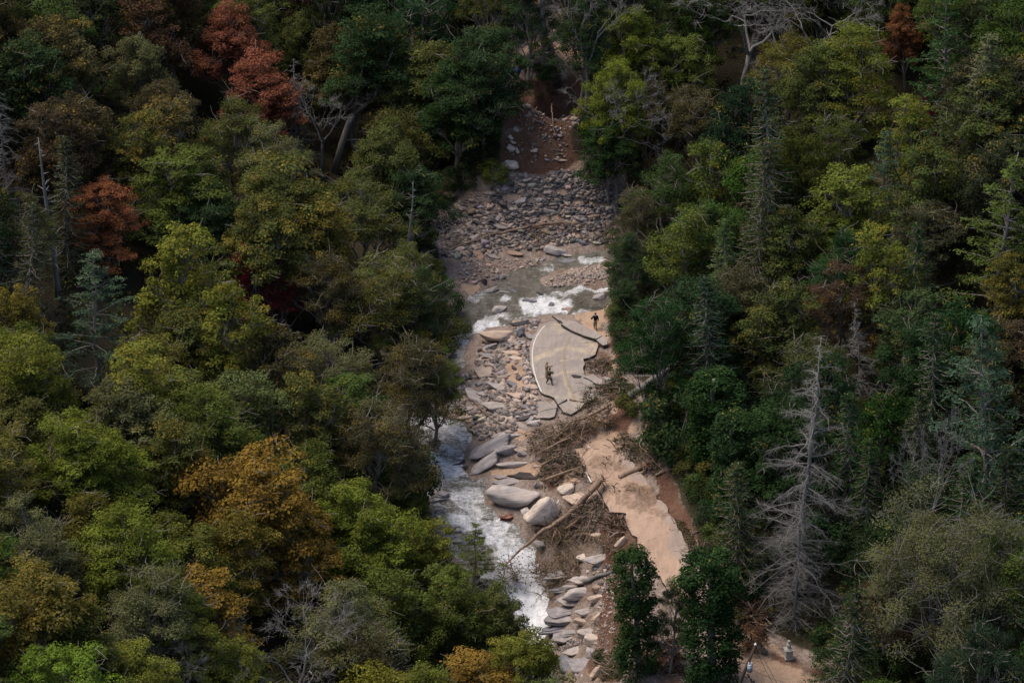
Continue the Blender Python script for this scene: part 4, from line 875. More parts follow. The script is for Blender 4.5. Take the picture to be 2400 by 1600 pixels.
def conifer(seed, H=20, Wd=6, kind='hemlock', base=.12, gap=.75, dead=False):
    rs = np.random.RandomState(seed); wood = MB(); crown = MB(); r0 = .011*H+.06
    tr = wob(rs, (0, 0, -.6), (rs.randn()*.02*H, rs.randn()*.02*H, H), 9, .015); V, F = tube(tr, np.linspace(r0, .03, 9), 7); wood.add(V, F)
    z = H*base; cen = []; pr = []; tc = []
    while z < H-.3:
        t = (z-H*base)/(H*(1-base)); i = z/H*8; q = tr[int(i)]+(tr[min(8, int(i)+1)]-tr[int(i)])*(i-int(i))
        nb = 5 if kind == 'pine' else 6
        if kind == 'pine': L0 = Wd*.5*(1-t**1.6)*(.75+.35*math.sin(z*1.7))+.35
        else: L0 = Wd*.5*(1-t)**.75+.25
        a0 = rs.rand()*6.28
        for k in range(nb):
            if kind == 'pine' and rs.rand() < .25: continue
            L = L0*(.7+.5*rs.rand()); a = a0+k*6.283/nb+rs.randn()*.2
            up = (.18 if kind == 'pine' else -.12)-(.1*(1-t)); e = q+np.array([math.cos(a)*L, math.sin(a)*L, L*up])
            pl = wob(rs, q, e, 5, .06, .06 if kind == 'pine' else -.03); V, F = tube(pl, np.linspace(.05+.01*L, .015, 5), 4, False); wood.add(V, F)
            m = max(2, int(L/.5))
            for j in range(m):
                f = .35+.65*(j+.5)/m if kind == 'pine' else .12+.88*(j+.5)/m; c = q+(e-q)*f; c = c+np.array([rs.randn()*.2, rs.randn()*.2, .1+rs.rand()*.15])
                cen.append(c); pr.append((.38+.28*(1-f)+.08*L if kind == 'pine' else .3+.16*L*(1-f*.4))); tc.append(.35+.5*f*rs.rand()+.15*rs.rand())
        z += gap*(.8+.4*rs.rand())*(1 if kind != 'pine' else 1.25)
    cen = np.array(cen); pr = np.array(pr); n_ = 26 if kind == 'pine' else 18
    leaves(rs, cen, pr, n_, .17 if kind == 'pine' else .14, flat=.42 if kind == 'pine' else .5, mb=crown, tone_c=np.array(tc), asp=.28, shell=.1, up=.8, jit=1.1)
    return wood, crown
def twigs(rs, mb, base, dirv, L, n, w=.022, curve=.1):
    """fine dead twigs: thin blades crossing in all directions"""
    base = np.asarray(base); m = len(base)*n; b = np.repeat(base, n, 0)+rs.randn(m, 3)*.06; d = np.repeat(dirv, n, 0)+rs.randn(m, 3)*.75; d /= np.linalg.norm(d, axis=1)[:, None]
    l = np.repeat(np.broadcast_to(L, (len(base),)), n)*(.35+.8*rs.rand(m)); s = np.cross(d, rs.randn(m, 3)); s /= np.linalg.norm(s, axis=1)[:, None]; s *= w
    mid = b+d*(l*.55)[:, None]+rs.randn(m, 3)*(l*curve)[:, None]; e = mid+(d+rs.randn(m, 3)*.35)*(l*.5)[:, None]
    V = np.stack([b-s, b+s, mid+s*.7, mid-s*.7, e], 1).reshape(-1, 3); i = np.arange(m)[:, None]*5
    mb.add(V, [i+np.array([0, 1, 2, 3]), i+np.array([3, 2, 4])])
def dead_conifer(seed, H=28, Wd=10, base=.05, gap=.7, dens=1.0, broken=.0):
    rs = np.random.RandomState(seed); tk = MB(); br = MB(); r0 = .009*H+.05
    tr = wob(rs, (0, 0, -.6), (rs.randn()*.01*H, 0, H), 9, .012); V, F = tube(tr, np.linspace(r0, .03, 9), 7); tk.add(V, F)
    z = H*base
    while z < H-.2:
        t = z/H; i = min(7.99, t*8); q = tr[int(i)]+(tr[int(i)+1]-tr[int(i)])*(i-int(i)); L0 = Wd*.5*(1-t)**.7+.2
        for k in range(4):
            if rs.rand() < broken: L = .4+rs.rand()*.6
            else: L = L0*(.35+.85*rs.rand())
            a = rs.rand()*6.28; e = q+np.array([math.cos(a)*L, math.sin(a)*L, -L*(.05+.3*rs.rand())]); pl = wob(rs, q, e, 6, .07, .06)
            V, F = tube(pl, np.linspace(.035+.008*L, .012, 6), 4, False); br.add(V, F)
            if L > .8:
                m = max(2, int(L*2.3*dens)); f = .15+.85*rs.rand(m); c = pl[0]+(pl[-1]-pl[0])*f[:, None]+np.array([0, 0, .06])*L*(f*(1-f)*4)[:, None]
                dv = np.tile((e-q)/L, (m, 1))*.6+np.stack([-np.ones(m)*math.sin(a), np.ones(m)*math.cos(a), np.zeros(m)], -1)*rs.choice([-1, 1], m)[:, None]*.8
                twigs(rs, br, c, dv, .45+.26*L*(1-f*.6), 9, .009)
        z += gap*(.7+.6*rs.rand())
    return tk, br
def bare_tree(seed, H=14, Wd=10, depth=4, spread=.55, r0=None, twn=7, lean=(0, 0), fork=.42):
    rs = np.random.RandomState(seed); tk = MB(); br = MB(); r0 = r0 or .014*H+.05
    top = np.array([lean[0]*H, lean[1]*H, H*fork]); V, F = tube(wob(rs, (0, 0, -.6), top, 7, .06), np.linspace(r0, r0*.72, 7), 8); tk.add(V, F)
    ends = []; dirs = []
    def grow(p, d, L, r, dp):
        e = p+d*L; pl = wob(rs, p, e, 5, .13, .04); V, F = tube(pl, np.linspace(r, r*.55, 5), 5 if r > .06 else 4, False); br.add(V, F)
        if dp == 0: ends.append(e); dirs.append(d); ends.append(pl[3]); dirs.append(d); return
        for k in range(2+(rs.rand() < .55)):
            nd_ = d+rs.randn(3)*spread; nd_[2] = nd_[2]*.8+.18; nd_ /= np.linalg.norm(nd_)
            grow(e if k < 2 else pl[3], nd_, L*(.62+.25*rs.rand()), r*.55*(.8+.3*rs.rand()), dp-1)
    for k in range(3):
        a = k*2.1+rs.rand(); d = np.array([math.cos(a)*Wd/H*.8, math.sin(a)*Wd/H*.8, .9]); d /= np.linalg.norm(d)
        grow(top, d, H*.24, r0*.6, depth)
    twigs(rs, br, np.array(ends), np.array(dirs), .9, twn, .014)
    return tk, br
def snag(seed, H=10, n=34):
    rs = np.random.RandomState(seed); tk = MB(); br = MB(); V, F = tube(wob(rs, (0, 0, -.5), (rs.randn()*.1, 0, H), 8, .01), np.linspace(.17, .02, 8), 7); tk.add(V, F)
    for k in range(n):
        z = H*(.2+.78*rs.rand()); a = rs.rand()*6.28; L = (.25+.9*rs.rand())*(1.2-z/H); V, F = tube(wob(rs, (0, 0, z), (math.cos(a)*L, math.sin(a)*L, z+L*(rs.rand()*.7-.2)), 4, .08), np.linspace(.04, .012, 4), 4); br.add(V, F)
    return tk, br
def vine_column(seed, H=12, Wd=3.2, top=.8):
    rs = np.random.RandomState(seed); wood = MB(); crown = MB()
    tr = wob(rs, (0, 0, -.6), (0, 0, H*.96), 8, .02); V, F = tube(tr, np.linspace(.28, .1, 8), 7); wood.add(V, F)
    cs = []; n_ = int(H*Wd*6.5)
    for k in range(n_):
        z = H*rs.rand()**.9; w_ = Wd*.5*(.84+.12*math.sin(z*1.1+seed)+.08*math.sin(z*2.7))*(1 if z < H*.93 else .75); a = rs.rand()*6.28; q = .5+.5*rs.rand()**.6
        cs.append((math.cos(a)*w_*q, math.sin(a)*w_*q, z-.25))
    cs = np.array(cs); leaves(rs, cs, .55, 80, .09, mb=crown, tone_c=rs.rand(len(cs)), up=.25, out=1.0, flat=1.25, jit=.9, alt=rs.rand(len(cs)))
    return wood, crown
def shrub(seed, H=3, Wd=3.6, n=26, lpp=110, size=.085):
    rs = np.random.RandomState(seed); wood = MB(); crown = MB(); cs = []
    for k in range(n):
        d = rs.randn(3); d /= np.linalg.norm(d); c = np.array([d[0]*Wd*.38, d[1]*Wd*.38, H*(.45+.38*d[2])+.1*rs.randn()]); cs.append(c)
        if k % 2 == 0: V, F = tube(wob(rs, (rs.randn()*.2, rs.randn()*.2, -.3), c, 4, .1), np.linspace(.05, .012, 4), 4, False); wood.add(V, F)
    cs = np.array(cs); leaves(rs, cs, H*.24, lpp, size, mb=crown, tone_c=rs.rand(len(cs)), alt=rs.rand(len(cs))); return wood, crown

MESH = {}
def reg(kind, n, fn, wm, cm, names):
    for i in range(n):
        a, b = fn(i); MESH.setdefault(kind, []).append((a.build(names[0], wm, link=False), b.build(names[1], cm, link=False) if b.n else None, names))
TC = ('trunk', 'crown')
# (reference height, width) of each kind
REF = {'round': (14, 9), 'dense': (13, 9), 'loose': (16, 8), 'fine': (13, 8.5), 'willow': (15, 14), 'pine': (20, 8), 'hemlock': (20, 6), 'dead_conifer': (28, 11), 'bare': (14, 9), 'snag': (10, 1.5), 'vine': (12, 3.2), 'shrub': (3, 3.6), 'layered': (12, 7)}
reg('round', 5, lambda i: crown_tree(10+i, 14, 9, .3, 130, 150, .115, .9, bare=.15), M['bark'], M['leaf'], TC)
reg('dense', 4, lambda i: crown_tree(30+i, 14, 9, .3, 150, 170, .10, .85, forks=8), M['bark'], M['leaf'], TC)
reg('loose', 3, lambda i: crown_tree(50+i, 16, 8, .3, 130, 95, .12, .8, forks=8, top=1.35, sparse=.12, bare=.3), M['bark'], M['leaf'], TC)
reg('fine', 4, lambda i: crown_tree(70+i, 13, 8.5, .3, 130, 230, .075, .85, forks=7, bare=.5), M['bark'], M['leaf'], TC)
reg('layered', 1, lambda i: crown_tree(84+i, 12, 7, .35, 60, 120, .10, .85, forks=9, top=.5, bare=.3), M['bark'], M['leaf'], TC)
reg('willow', 1, lambda i: crown_tree(90+i, 15, 14, .2, 190, 300, .075, 1.2, forks=9, top=1.2, bare=1), M['deadbark'], M['leaf'], TC)
reg('pine', 2, lambda i: conifer(110+i, 20, 8, 'pine', .22), M['bark'], M['needle'], TC)
reg('hemlock', 2, lambda i: conifer(120+i, 20, 6, 'hemlock', .08), M['bark'], M['needle'], TC)
reg('dead_conifer', 2, lambda i: dead_conifer(130+i, 28, 11), M['deadbark'], M['deadbark'], ('trunk', 'branches'))
reg('bare', 3, lambda i: bare_tree(140+i, 14, 9), M['deadbark'], M['deadbark'], ('trunk', 'branches'))
reg('snag', 2, lambda i: snag(150+i), M['deadbark'], M['deadbark'], ('trunk', 'branches'))
reg('vine', 2, lambda i: vine_column(160+i), M['bark'], M['vine'], TC)
reg('shrub', 3, lambda i: shrub(170+i), M['bark'], M['leaf'], ('stems', 'foliage'))

for k_ in ('round', 'dense', 'loose', 'fine', 'layered', 'willow', 'vine', 'shrub'):
    ws_, hs_ = [], []
    for a_, b_, _ in MESH[k_]:
        V = np.empty(len(b_.vertices)*3); b_.vertices.foreach_get('co', V); V = V.reshape(-1, 3); ws_.append(2*np.percentile(np.hypot(V[:, 0], V[:, 1]), 95)); hs_.append(np.percentile(V[:, 2], 99.7))
    REF[k_] = (float(np.mean(hs_)), float(np.mean(ws_)))
def tree(name, kind, var, base, H, Wd, col, acc, yaw, label, cat='tree', group=None, tilt=(0, 0), dcol=(1, 1, 1)):
    h0, w0 = REF[kind]; me1, me2, names = MESH[kind][var % len(MESH[kind])]
    t = empty(name, base, yaw); t.scale = (Wd/w0, Wd/w0, H/h0); t.rotation_euler = (tilt[0]+.07*math.sin(yaw*7), tilt[1]+.07*math.sin(yaw*11), yaw)
    a = mk_obj(names[0], me1, t); a.color = (*dcol, 1)
    if me2:
        b = mk_obj(names[1], me2, t); b.color = (*col, acc)
        if kind == 'snag': b['kind'] = 'stuff'
    return tag(t, label, cat, group)

# colours as the foliage has them
G = {'bright green': (.13, .155, .026), 'green': (.09, .112, .026), 'dark green': (.036, .06, .024), 'deep green': (.03, .055, .018), 'olive': (.082, .094, .028), 'olive brown': (.08, .072, .034),
     'yellow green': (.14, .15, .028), 'golden': (.135, .115, .028), 'orange': (.2, .125, .028), 'grey green': (.11, .115, .05), 'blue green': (.055, .085, .05), 'scarlet': (.2, .075, .045), 'rust orange': (.22, .085, .04),
     'crimson': (.15, .022, .025), 'brown': (.095, .055, .035), 'pink tinged': (.2, .14, .09), 'grey': (.1, .1, .1), 'dusk': (.05, .05, .024)}
def D1(x, y): return x*2400/2352, y*2400/2352
# trees the photograph lets one name: (top x, top y in the 2352 px view, kind, height, width, colour, autumn share, label)
HT = [
 (525,12,'dense',13,8.5,'scarlet',.1,'scarlet maple, the taller of the pair at the upper left'),
 (604,135,'round',12,9,'scarlet',.1,'scarlet maple spreading just below and right of the taller one'),
 (240,432,'dense',9,7.8,'rust orange',.1,'rust orange maple standing alone at the left'),
 (585,560,'fine',11,5,'crimson',.05,'narrow crimson tree between the olive canopies'),
 (645,610,'fine',9,5.5,'crimson',.1,'spreading crimson tree beside the narrow crimson one'),
 (212,602,'pine',15,9,'blue green',0,'blue green pine below the rust orange maple'),
 (385,525,'loose',18,8.5,'yellow green',.18,'tall yellow green poplar right of the blue green pine'),
 (520,655,'loose',17,8,'yellow green',.25,'yellow green poplar just right of the tallest poplar'),
 (445,715,'round',13,8.5,'olive',.2,'olive tree filling in below the two poplars'),
 (300,800,'loose',14,8,'yellow green',.25,'yellow green tree below the tallest poplar'),
 (640,292,'fine',14,8.5,'grey green',.3,'greyish green tree with a pinkish tip below the scarlet maples'),
 (650,385,'round',15,12,'olive',.35,'broad olive gold tree in the middle of the left hillside'),
 (580,470,'round',14,9,'olive',.3,'olive tree under the broad olive gold one, left side'),
 (720,480,'round',13,9,'golden',.3,'golden brown tree right of the broad olive gold one'),
 (400,368,'dense',12,10.5,'green',.04,'dull green dome shaped tree above the poplars'),
 (470,440,'dense',11,8,'dark green',.02,'dark green tree in front of the dull green dome'),
 (525,248,'fine',13,9,'olive',.1,'olive tree with fine upright twigs left of the grey dead trees'),
 (300,258,'loose',13,6.5,'olive',.45,'thin yellow olive tree with bare limbs at the upper left'),
 (408,222,'loose',14,7.5,'olive brown',.4,'brownish olive tree right of the thin yellow one'),
 (330,82,'round',12,6.5,'grey green',.1,'grey green tree with pale limbs left of the scarlet maples'),
 (672,40,'dense',11,6,'olive',.1,'small round olive crown right of the taller scarlet maple'),
 (560,-10,'dense',13,8,'olive',.1,'olive crown at the top edge above the scarlet maples'),
 (125,45,'round',15,9,'olive brown',.3,'brownish gold tree in the top left corner'),
 (60,110,'round',14,9,'dark green',.15,'dark tree at the left edge below the brownish gold corner tree'),
 (900,288,'round',14,7.5,'olive',.05,'olive evergreen with a twin rounded top beside the forked trunk'),
 (950,380,'dense',11,7.5,'dark green',.05,'dark tree at the foot of the twin topped evergreen'),
 (840,400,'fine',12,10,'olive',.15,'fine twigged olive tree left of the thin pale snag'),
 (870,600,'fine',13,10,'olive',.3,'olive brown tree left of the rapids'),
 (755,590,'fine',12,8,'olive brown',.35,'brown olive tree above the dark hollow'),
 (962,622,'fine',12,7.5,'dark green',.25,'loose dark green tree reaching over the left edge of the gravel'),
 (930,560,'fine',10,7,'olive',.2,'olive tree at the left edge of the gravel bar'),
 (622,765,'loose',14,7.5,'olive brown',.35,'thin brown olive tree below the crimson ones'),
 (710,860,'loose',13,7.5,'olive',.35,'olive tree with yellow flecks left of the dark hollow'),
 (930,790,'fine',12,9,'olive brown',.3,'brownish tree leaning over the left side of the rapids'),
 (1000,800,'fine',11,6.5,'green',.1,'sparse green tree in front of the foaming boulder'),
 (860,930,'fine',13,9,'olive brown',.3,'brown olive tree above the dark vine covered bush'),
 (480,905,'dense',13,9,'green',.05,'dull green rounded tree in the middle of the left woods'),
 (280,895,'round',12,9,'grey green',.1,'pale green tree below the poplars'),
 (385,975,'round',12,8,'olive',.35,'yellow flecked tree left of the orange tree'),
 (600,1048,'round',16,11.5,'orange',.4,'big orange and gold tree in the lower left woods'),
 (520,1180,'round',13,8,'golden',.4,'golden tree on the lower left flank of the orange tree'),
 (690,1230,'loose',12,8,'orange',.4,'orange flecked tree on the right flank of the orange tree'),
 (480,1330,'loose',12,8,'orange',.4,'dark orange tree in the shade below the orange tree'),
 (790,1132,'dense',13,9,'bright green',.05,'bright green tree right of the orange tree'),
 (880,1190,'round',13,9,'bright green',.12,'second bright green tree nearer the rapids'),
 (700,1040,'round',12,8,'green',.15,'green tree between the orange tree and the dark bush'),
 (930,1110,'dense',6,5,'green',.1,'low green tree under the dark vine covered bush'),
 (1086,1208,'pine',7,4.8,'green',0,'feathery green sapling at the left bank above the waterfall'),
 (985,1215,'round',11,7,'yellow green',.1,'yellowish green tree left of the river sapling'),
 (1118,1352,'round',11,6.8,'olive',.1,'green tree hanging over the foot of the waterfall'),
 (1020,1330,'dense',12,8,'green',.1,'green tree left of the one at the waterfall foot'),
 (900,1330,'round',12,8,'green',.12,'green tree below the second bright green one'),
 (1192,1458,'round',10,7,'yellow green',.15,'yellowish green tree lowest beside the river'),
 (1110,1515,'loose',9,8,'orange',.3,'orange flecked tree at the bottom edge near the river'),
 (770,1365,'fine',14,11,'grey green',.15,'grey green tree with many bare limbs at the lower middle'),
 (850,1440,'fine',12,8,'olive brown',.2,'twiggy brownish tree right of the bare limbed grey green one'),
 (270,1185,'dense',14,9.5,'bright green',.05,'fresh green spreading tree in the lower left'),
 (370,1320,'dense',12,8,'green',.05,'green tree on the right skirt of the fresh green spreading one'),
 (60,1160,'fine',12,9,'grey green',.05,'pale grey green tree at the lower left edge'),
 (60,1320,'round',14,10,'golden',.3,'golden green tree in the bottom left corner'),
 (160,1400,'round',12,8,'olive',.3,'olive tree right of the golden corner tree'),
 (320,1330,'fine',13,10,'grey green',.15,'dull grey green tree above the bottom yellow green one'),
 (440,1435,'dense',10,7,'yellow green',.05,'flat topped yellow green tree at the bottom edge'),
 (300,1490,'dense',10,8,'yellow green',.05,'yellow green tree at the bottom edge left of the flat topped one'),
 (540,1480,'dense',10,7,'yellow green',.05,'yellow green tree at the bottom edge right of the flat topped one'),
 (130,960,'dense',13,9,'bright green',.1,'leafy green tree at the left edge'),
 (50,790,'round',13,8,'yellow green',.1,'yellow green tree at the left edge above the leafy green one'),
 (25,670,'round',12,6,'golden',.3,'golden olive tree at the left edge beside the pine'),
 (230,1010,'dense',12,9,'bright green',.1,'green tree with orange tips right of the leafy left edge tree'),
 # right of the river
 (1440,28,'dense',14,8,'bright green',.06,'bright green domed tree top right of the red bank'),
 (1560,105,'dense',13,9,'green',.03,'blue tinged green tree right of the bright domed one'),
 (1400,150,'dense',13,7,'bright green',.03,'green tree reaching out over the red bank'),
 (1485,190,'fine',13,7,'olive brown',.25,'brownish tree with bare pale twigs above the gravel bar'),
 (1215,-40,'fine',12,7,'dark green',.1,'thin dark tree at the top edge above the red bank'),
 (1335,5,'dense',12,6,'dark green',.1,'dark tree just left of the bright green domed one'),
 (1110,80,'dense',14,9,'dark green',.05,'dark crown left of the red bank'),
 (1045,150,'round',13,9,'deep green',.05,'shadowy broad crown left of the gravel head'),
 (960,100,'dense',15,11,'olive',.15,'broad dark olive crown right of the forked trunk'),
 (1400,290,'dense',9,6,'deep green',.02,'deep green branchy tree overhanging the head of the gravel bar'),
 (1600,210,'fine',14,8,'olive brown',.25,'brown olive tree right of the one with bare pale twigs'),
 (1810,85,'fine',13,8.5,'golden',.25,'gold green tree at the upper right, left of its twin'),
 (1955,72,'fine',14,11,'yellow green',.25,'broad yellow green tree at the upper right'),
 (1890,130,'dense',13,9,'olive',.15,'olive tree between the two yellow ones'),
 (1790,190,'hemlock',24,7.5,'dark green',.25,'tall dark hemlock draped in vines right of the gravel bar'),
 (1740,330,'hemlock',20,6,'dark green',.35,'second dark hemlock beside the tall draped one'),
 (1640,330,'layered',13,7.5,'green',.1,'green tree with flat sprays left of the tall draped hemlock'),
 (1560,490,'layered',13,7.5,'green',.05,'pale green tree in open layers beside the gravel bar'),
 (1475,440,'fine',11,6,'olive brown',.1,'dull tree at the right edge of the gravel bar'),
 (1450,540,'fine',9,5,'dark green',.1,'dark bushy tree at the right edge of the stream'),
 (1447,650,'dense',5.5,3.4,'dark green',.05,'dark green bush by the man standing alone'),
 (2180,0,'pine',18,10,'deep green',0,'dark pine at the top right'),
 (2250,95,'hemlock',19,8,'grey green',.05,'pale grey green conifer below the top right pine'),
 (2090,15,'dense',10,4.5,'rust orange',.1,'small orange tree left of the top right pine'),
 (2140,215,'dense',7,3,'crimson',.1,'small dark crimson tree under the grey green conifer'),
 (2330,150,'loose',14,8,'olive brown',.3,'sparse brown tree at the right edge'),
 (2270,190,'loose',15,9,'olive',.2,'olive tree with curved pale limbs left of the right edge'),
 (1970,395,'loose',13,8.5,'yellow green',.1,'rounded yellow green tree in the middle of the right woods'),
 (2030,320,'pine',14,6,'blue green',0,'small blue green pine above the rounded yellow green tree'),
 (2150,340,'round',13,8,'olive',.2,'olive tree right of the small blue green pine'),
 (2080,235,'loose',14,7,'yellow green',.2,'yellow olive tree above the small blue green pine'),
 (1830,480,'loose',12,7,'olive',.2,'loose green tree right of the tall draped hemlock'),
 (2075,535,'loose',16,7.5,'yellow green',.35,'sparse yellow tree with a pale trunk in the right woods'),
 (1925,620,'fine',13,8,'brown',.3,'brown withered tree above the big grey dead conifer'),
 (1815,650,'loose',13,7,'olive',.25,'yellowish tree left of the brown withered one'),
 (1745,715,'loose',11,6.5,'olive',.3,'yellow flecked tree left of the big grey dead conifer'),
 (2150,745,'hemlock',19,6.5,'dark green',.05,'slender dark green spire right of the brown withered tree'),
 (2140,520,'hemlock',18,6,'deep green',.05,'shadowy conifer behind the slender spire'),
 (2300,715,'pine',25,11,'blue green',0,'tall white pine with open tiers at the right edge'),
 (2300,350,'pine',20,10,'green',0,'green pine above the tall white pine'),
 (2330,600,'loose',13,6,'golden',.3,'yellow tree at the right edge above the tall white pine'),
 (1640,865,'vine',10,5,'deep green',.05,'vine smothered tree left of the big grey dead conifer'),
 (1560,900,'shrub',7,7,'dark green',.08,'vine smothered bush by the roots at the road'),
 (1690,960,'vine',12,4,'dark green',.1,'second vine covered stem left of the big grey dead conifer'),
 (1880,1180,'shrub',6,6,'dark green',.05,'dark tangle behind the foot of the big grey dead conifer'),
 (2190,1172,'willow',17,15,'grey green',.06,'large grey green tree with pale stems at the lower right'),
 (2330,1240,'fine',15,9,'green',.1,'green tree at the right edge beside the large grey green one'),
 (2030,1330,'fine',10,6,'brown',.2,'leafless brown bush left of the large grey green tree'),
 (1472,1262,'vine',13,3.9,'deep green',.04,'ivy covered trunk beside the river bank, left of the pair'),
 (1645,1288,'vine',13,5.2,'deep green',.04,'broad ivy covered trunk, right of the pair, in front of the muddy road'),
 (1545,1340,'fine',9,4,'dark green',.15,'thin leafy tree between the two ivy covered trunks'),
]
POSE = []      # base positions of everything that grows: x, y, width
def base_under_top(px, py, H):
    q = hit(HG, px, py, H*.97); return Vector((q[0], q[1], float(gh(q[0], q[1]))))
rs = np.random.RandomState(77)
marks = []; PROT = []
for i, (x, y, kd, H, Wd, cn, acc, lb) in enumerate(HT):
    a, b = D1(x, y); q = base_under_top(a, b, H); s = 1.0
    nm = {'pine': 'pine_tree', 'hemlock': 'conifer_tree', 'vine': 'ivy_covered_tree', 'shrub': 'shrub'}.get(kd, 'broadleaf_tree')
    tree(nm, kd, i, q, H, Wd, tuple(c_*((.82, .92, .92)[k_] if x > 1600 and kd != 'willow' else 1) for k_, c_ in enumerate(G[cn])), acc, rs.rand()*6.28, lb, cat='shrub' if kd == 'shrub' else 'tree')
    POSE.append((q.x, q.y, Wd)); marks.append((a, b+60, lb)); PROT.append((a, b, Wd*12, q.y, 2.1 if cn in ('scarlet', 'crimson', 'rust orange', 'orange', 'blue green') or kd == 'vine' else 1.15))
DEADS = [
 (1850,780,'dead_conifer',26,12.5,0,'big grey dead conifer standing in the right woods'),
 (1835,1130,'dead_conifer',14,7,1,'smaller grey dead conifer at the foot of the big one'),
 (2000,700,'dead_conifer',15,6,1,'brownish dead conifer right of the brown withered tree'),
 (672,140,'dead_conifer',13,6,0,'slim grey dead tree right of the lower scarlet maple'),
 (735,215,'bare',10,7,1,'low grey leafless tree below the slim grey dead one'),
 (925,415,'snag',14,1.9,0,'thin pale snag with stub branches beside the gravel bar'),
 (115,320,'snag',17,3.2,1,'thin reddish snag with stub branches at the far left'),
 (8,180,'dead_conifer',17,6,1,'dead branches of a conifer cut by the left edge'),
 (1700,-60,'bare',17,13,0,'leaning grey dead tree at the top right of the clearing'),
 (1800,-40,'bare',15,9,1,'upright grey dead tree beside the leaning one'),
 (1890,-30,'bare',15,10,2,'twiggy pale dead tree at the top edge'),
 (1420,210,'bare',13,7,2,'bare pale twigged tree above the gravel bar'),
 (2120,1000,'bare',17,5,1,'thin bare stem left of the tall white pine'),
 (2060,1350,'bare',9,6,0,'grey bare bush left of the large grey green tree'),
 (1350,-20,'bare',15,7,1,'grey bare tree at the top edge above the clearing'),
 (700,1420,'bare',13,9,1,'bare limbed tree at the bottom among the grey green leaves'),
 (430,1500,'bare',9,6,0,'pale bare limbs rising through the bottom yellow green trees'),
]
for i, (x, y, kd, H, Wd, v, lb) in enumerate(DEADS):
    a, b = D1(x, y); q = base_under_top(a, b, H)
    tn = (1, 1, 1) if 'red' not in lb and 'brown' not in lb else (1.1, .8, .65)
    t = tree('dead_tree', kd, v, q, H, Wd, tn, 1, rs.rand()*6.28, lb, cat='dead tree', tilt=((0, R(-14)) if 'leaning grey' in lb else (0, 0)))
    POSE.append((q.x, q.y, Wd*.7)); marks.append((a, b+60, lb)); PROT.append((a, b, Wd*12, q.y, 2.6 if kd == 'dead_conifer' else (7 if kd == 'snag' else 1.5)))
# the forked tree at the top left of the gravel and the trunks seen under the dark canopy
def trunk_tree(name, pts, rads, label, col='dark green', crown=None, mat='bark', cat='tree'):
    """a tree whose bare trunk shows: pts are (px, py) along it from the foot, standing in one upright plane"""
    f = P(*pts[0][0]); t = empty(name, f); tk = MB()
    for pl, rd in zip(pts, rads):
        q = []
        for (a, b) in pl:
            d = ray(a, b); k = (f.y-CAM[1])/d[1]; w_ = CAM+d*k; q.append((w_[0]-f.x, 0.0+.15*math.sin(b*.03), w_[2]-f.z))
        if pl is pts[0]: q[0] = (q[0][0], q[0][1], q[0][2]-.5)
        V, F = tube(np.array(q), np.linspace(rd[0], rd[1], len(q)), 7); tk.add(V, F)
    o = tk.build('trunk', M[mat], t)
    o.color = (1, 1, 1, 1); tag(t, label, cat)
    a0, b0 = pts[0][len(pts[0])//2]; PROT.append((a0, b0-90, 60, f.y, 4.0))
    if crown:
        c, H = crown; me = MESH['round'][1][1]; b = mk_obj('crown', me, t); b.color = (*G[col], .15); b.location = c; b.scale = (H/14, H/14, H/16)
    return t
trunk_tree('broadleaf_tree', [DD([(765,395),(785,330),(800,285),(812,262)]), DD([(812,264),(860,225),(878,170),(905,110)]), DD([(812,264),(822,215),(832,160),(845,90)]), DD([(788,322),(820,320),(850,326)])], [(.42,.26),(.22,.1),(.17,.07),(.1,.04)], 'grey forked tree trunk above the dark hollow at the upper left', crown=((4, 1, 5), 15))
trunk_tree('broadleaf_tree', [[ZT(1240,640),ZT(1238,400),ZT(1225,200),ZT(1215,-60)]], [(.38,.26)], 'dark straight trunk rising behind the red bank', 'dark green', crown=((0, 0, 6), 12))
trunk_tree('broadleaf_tree', [DD([(990,400),(1010,360),(1035,310),(1050,270)])], [(.2,.14)], 'slanting brown trunk in the shade left of the gravel head', 'dark green', crown=((1.5, 0, -1), 11))

# ------------------------------------------------------------------ the rest of the woods
REG = [ # area of tops in the 2352 view, kinds, colours, (H range), words
 ((-300, -400, 720, 260), ['round', 'fine', 'dense', 'loose'], ['dark green', 'olive brown', 'olive', 'brown', 'dark green'], (11, 15)),
 ((720, -400, 1180, 420), ['round', 'dense', 'fine', 'dense'], ['dark green', 'deep green', 'dark green', 'olive'], (12, 17)),
 ((-300, 260, 420, 620), ['dense', 'round', 'fine', 'round', 'hemlock'], ['dark green', 'deep green', 'olive brown', 'dark green'], (11, 15)),
 ((-300, 620, 1050, 1080), ['round', 'dense', 'fine', 'loose'], ['olive', 'green', 'yellow green', 'green', 'olive', 'grey green'], (10, 14)),
 ((420, 260, 1050, 620), ['round', 'fine', 'dense'], ['olive', 'olive brown', 'dark green', 'green'], (10, 14)),
 ((-300, 1080, 1300, 2200), ['round', 'dense', 'dense', 'loose'], ['green', 'bright green', 'olive', 'yellow green', 'bright green', 'green'], (10, 14)),
 ((1180, -400, 1700, 500), ['round', 'dense', 'fine'], ['dark green', 'olive brown', 'green', 'olive'], (11, 15)),
 ((1700, -400, 2700, 420), ['round', 'fine', 'dense', 'loose', 'pine', 'dense'], ['dark green', 'deep green', 'olive', 'green', 'olive brown'], (12, 17)),
 ((1400, 420, 2700, 900), ['loose', 'fine', 'round', 'dense', 'dense', 'hemlock'], ['dark green', 'deep green', 'olive', 'dark green', 'olive brown'], (11, 16)),
 ((1500, 900, 2700, 1500), ['dense', 'fine', 'round', 'hemlock', 'dense'], ['deep green', 'dark green', 'deep green', 'dark green'], (10, 15)),
 ((1950, 1500, 2700, 2200), ['fine', 'dense', 'round'], ['dark green', 'green'], (8, 11)),
]
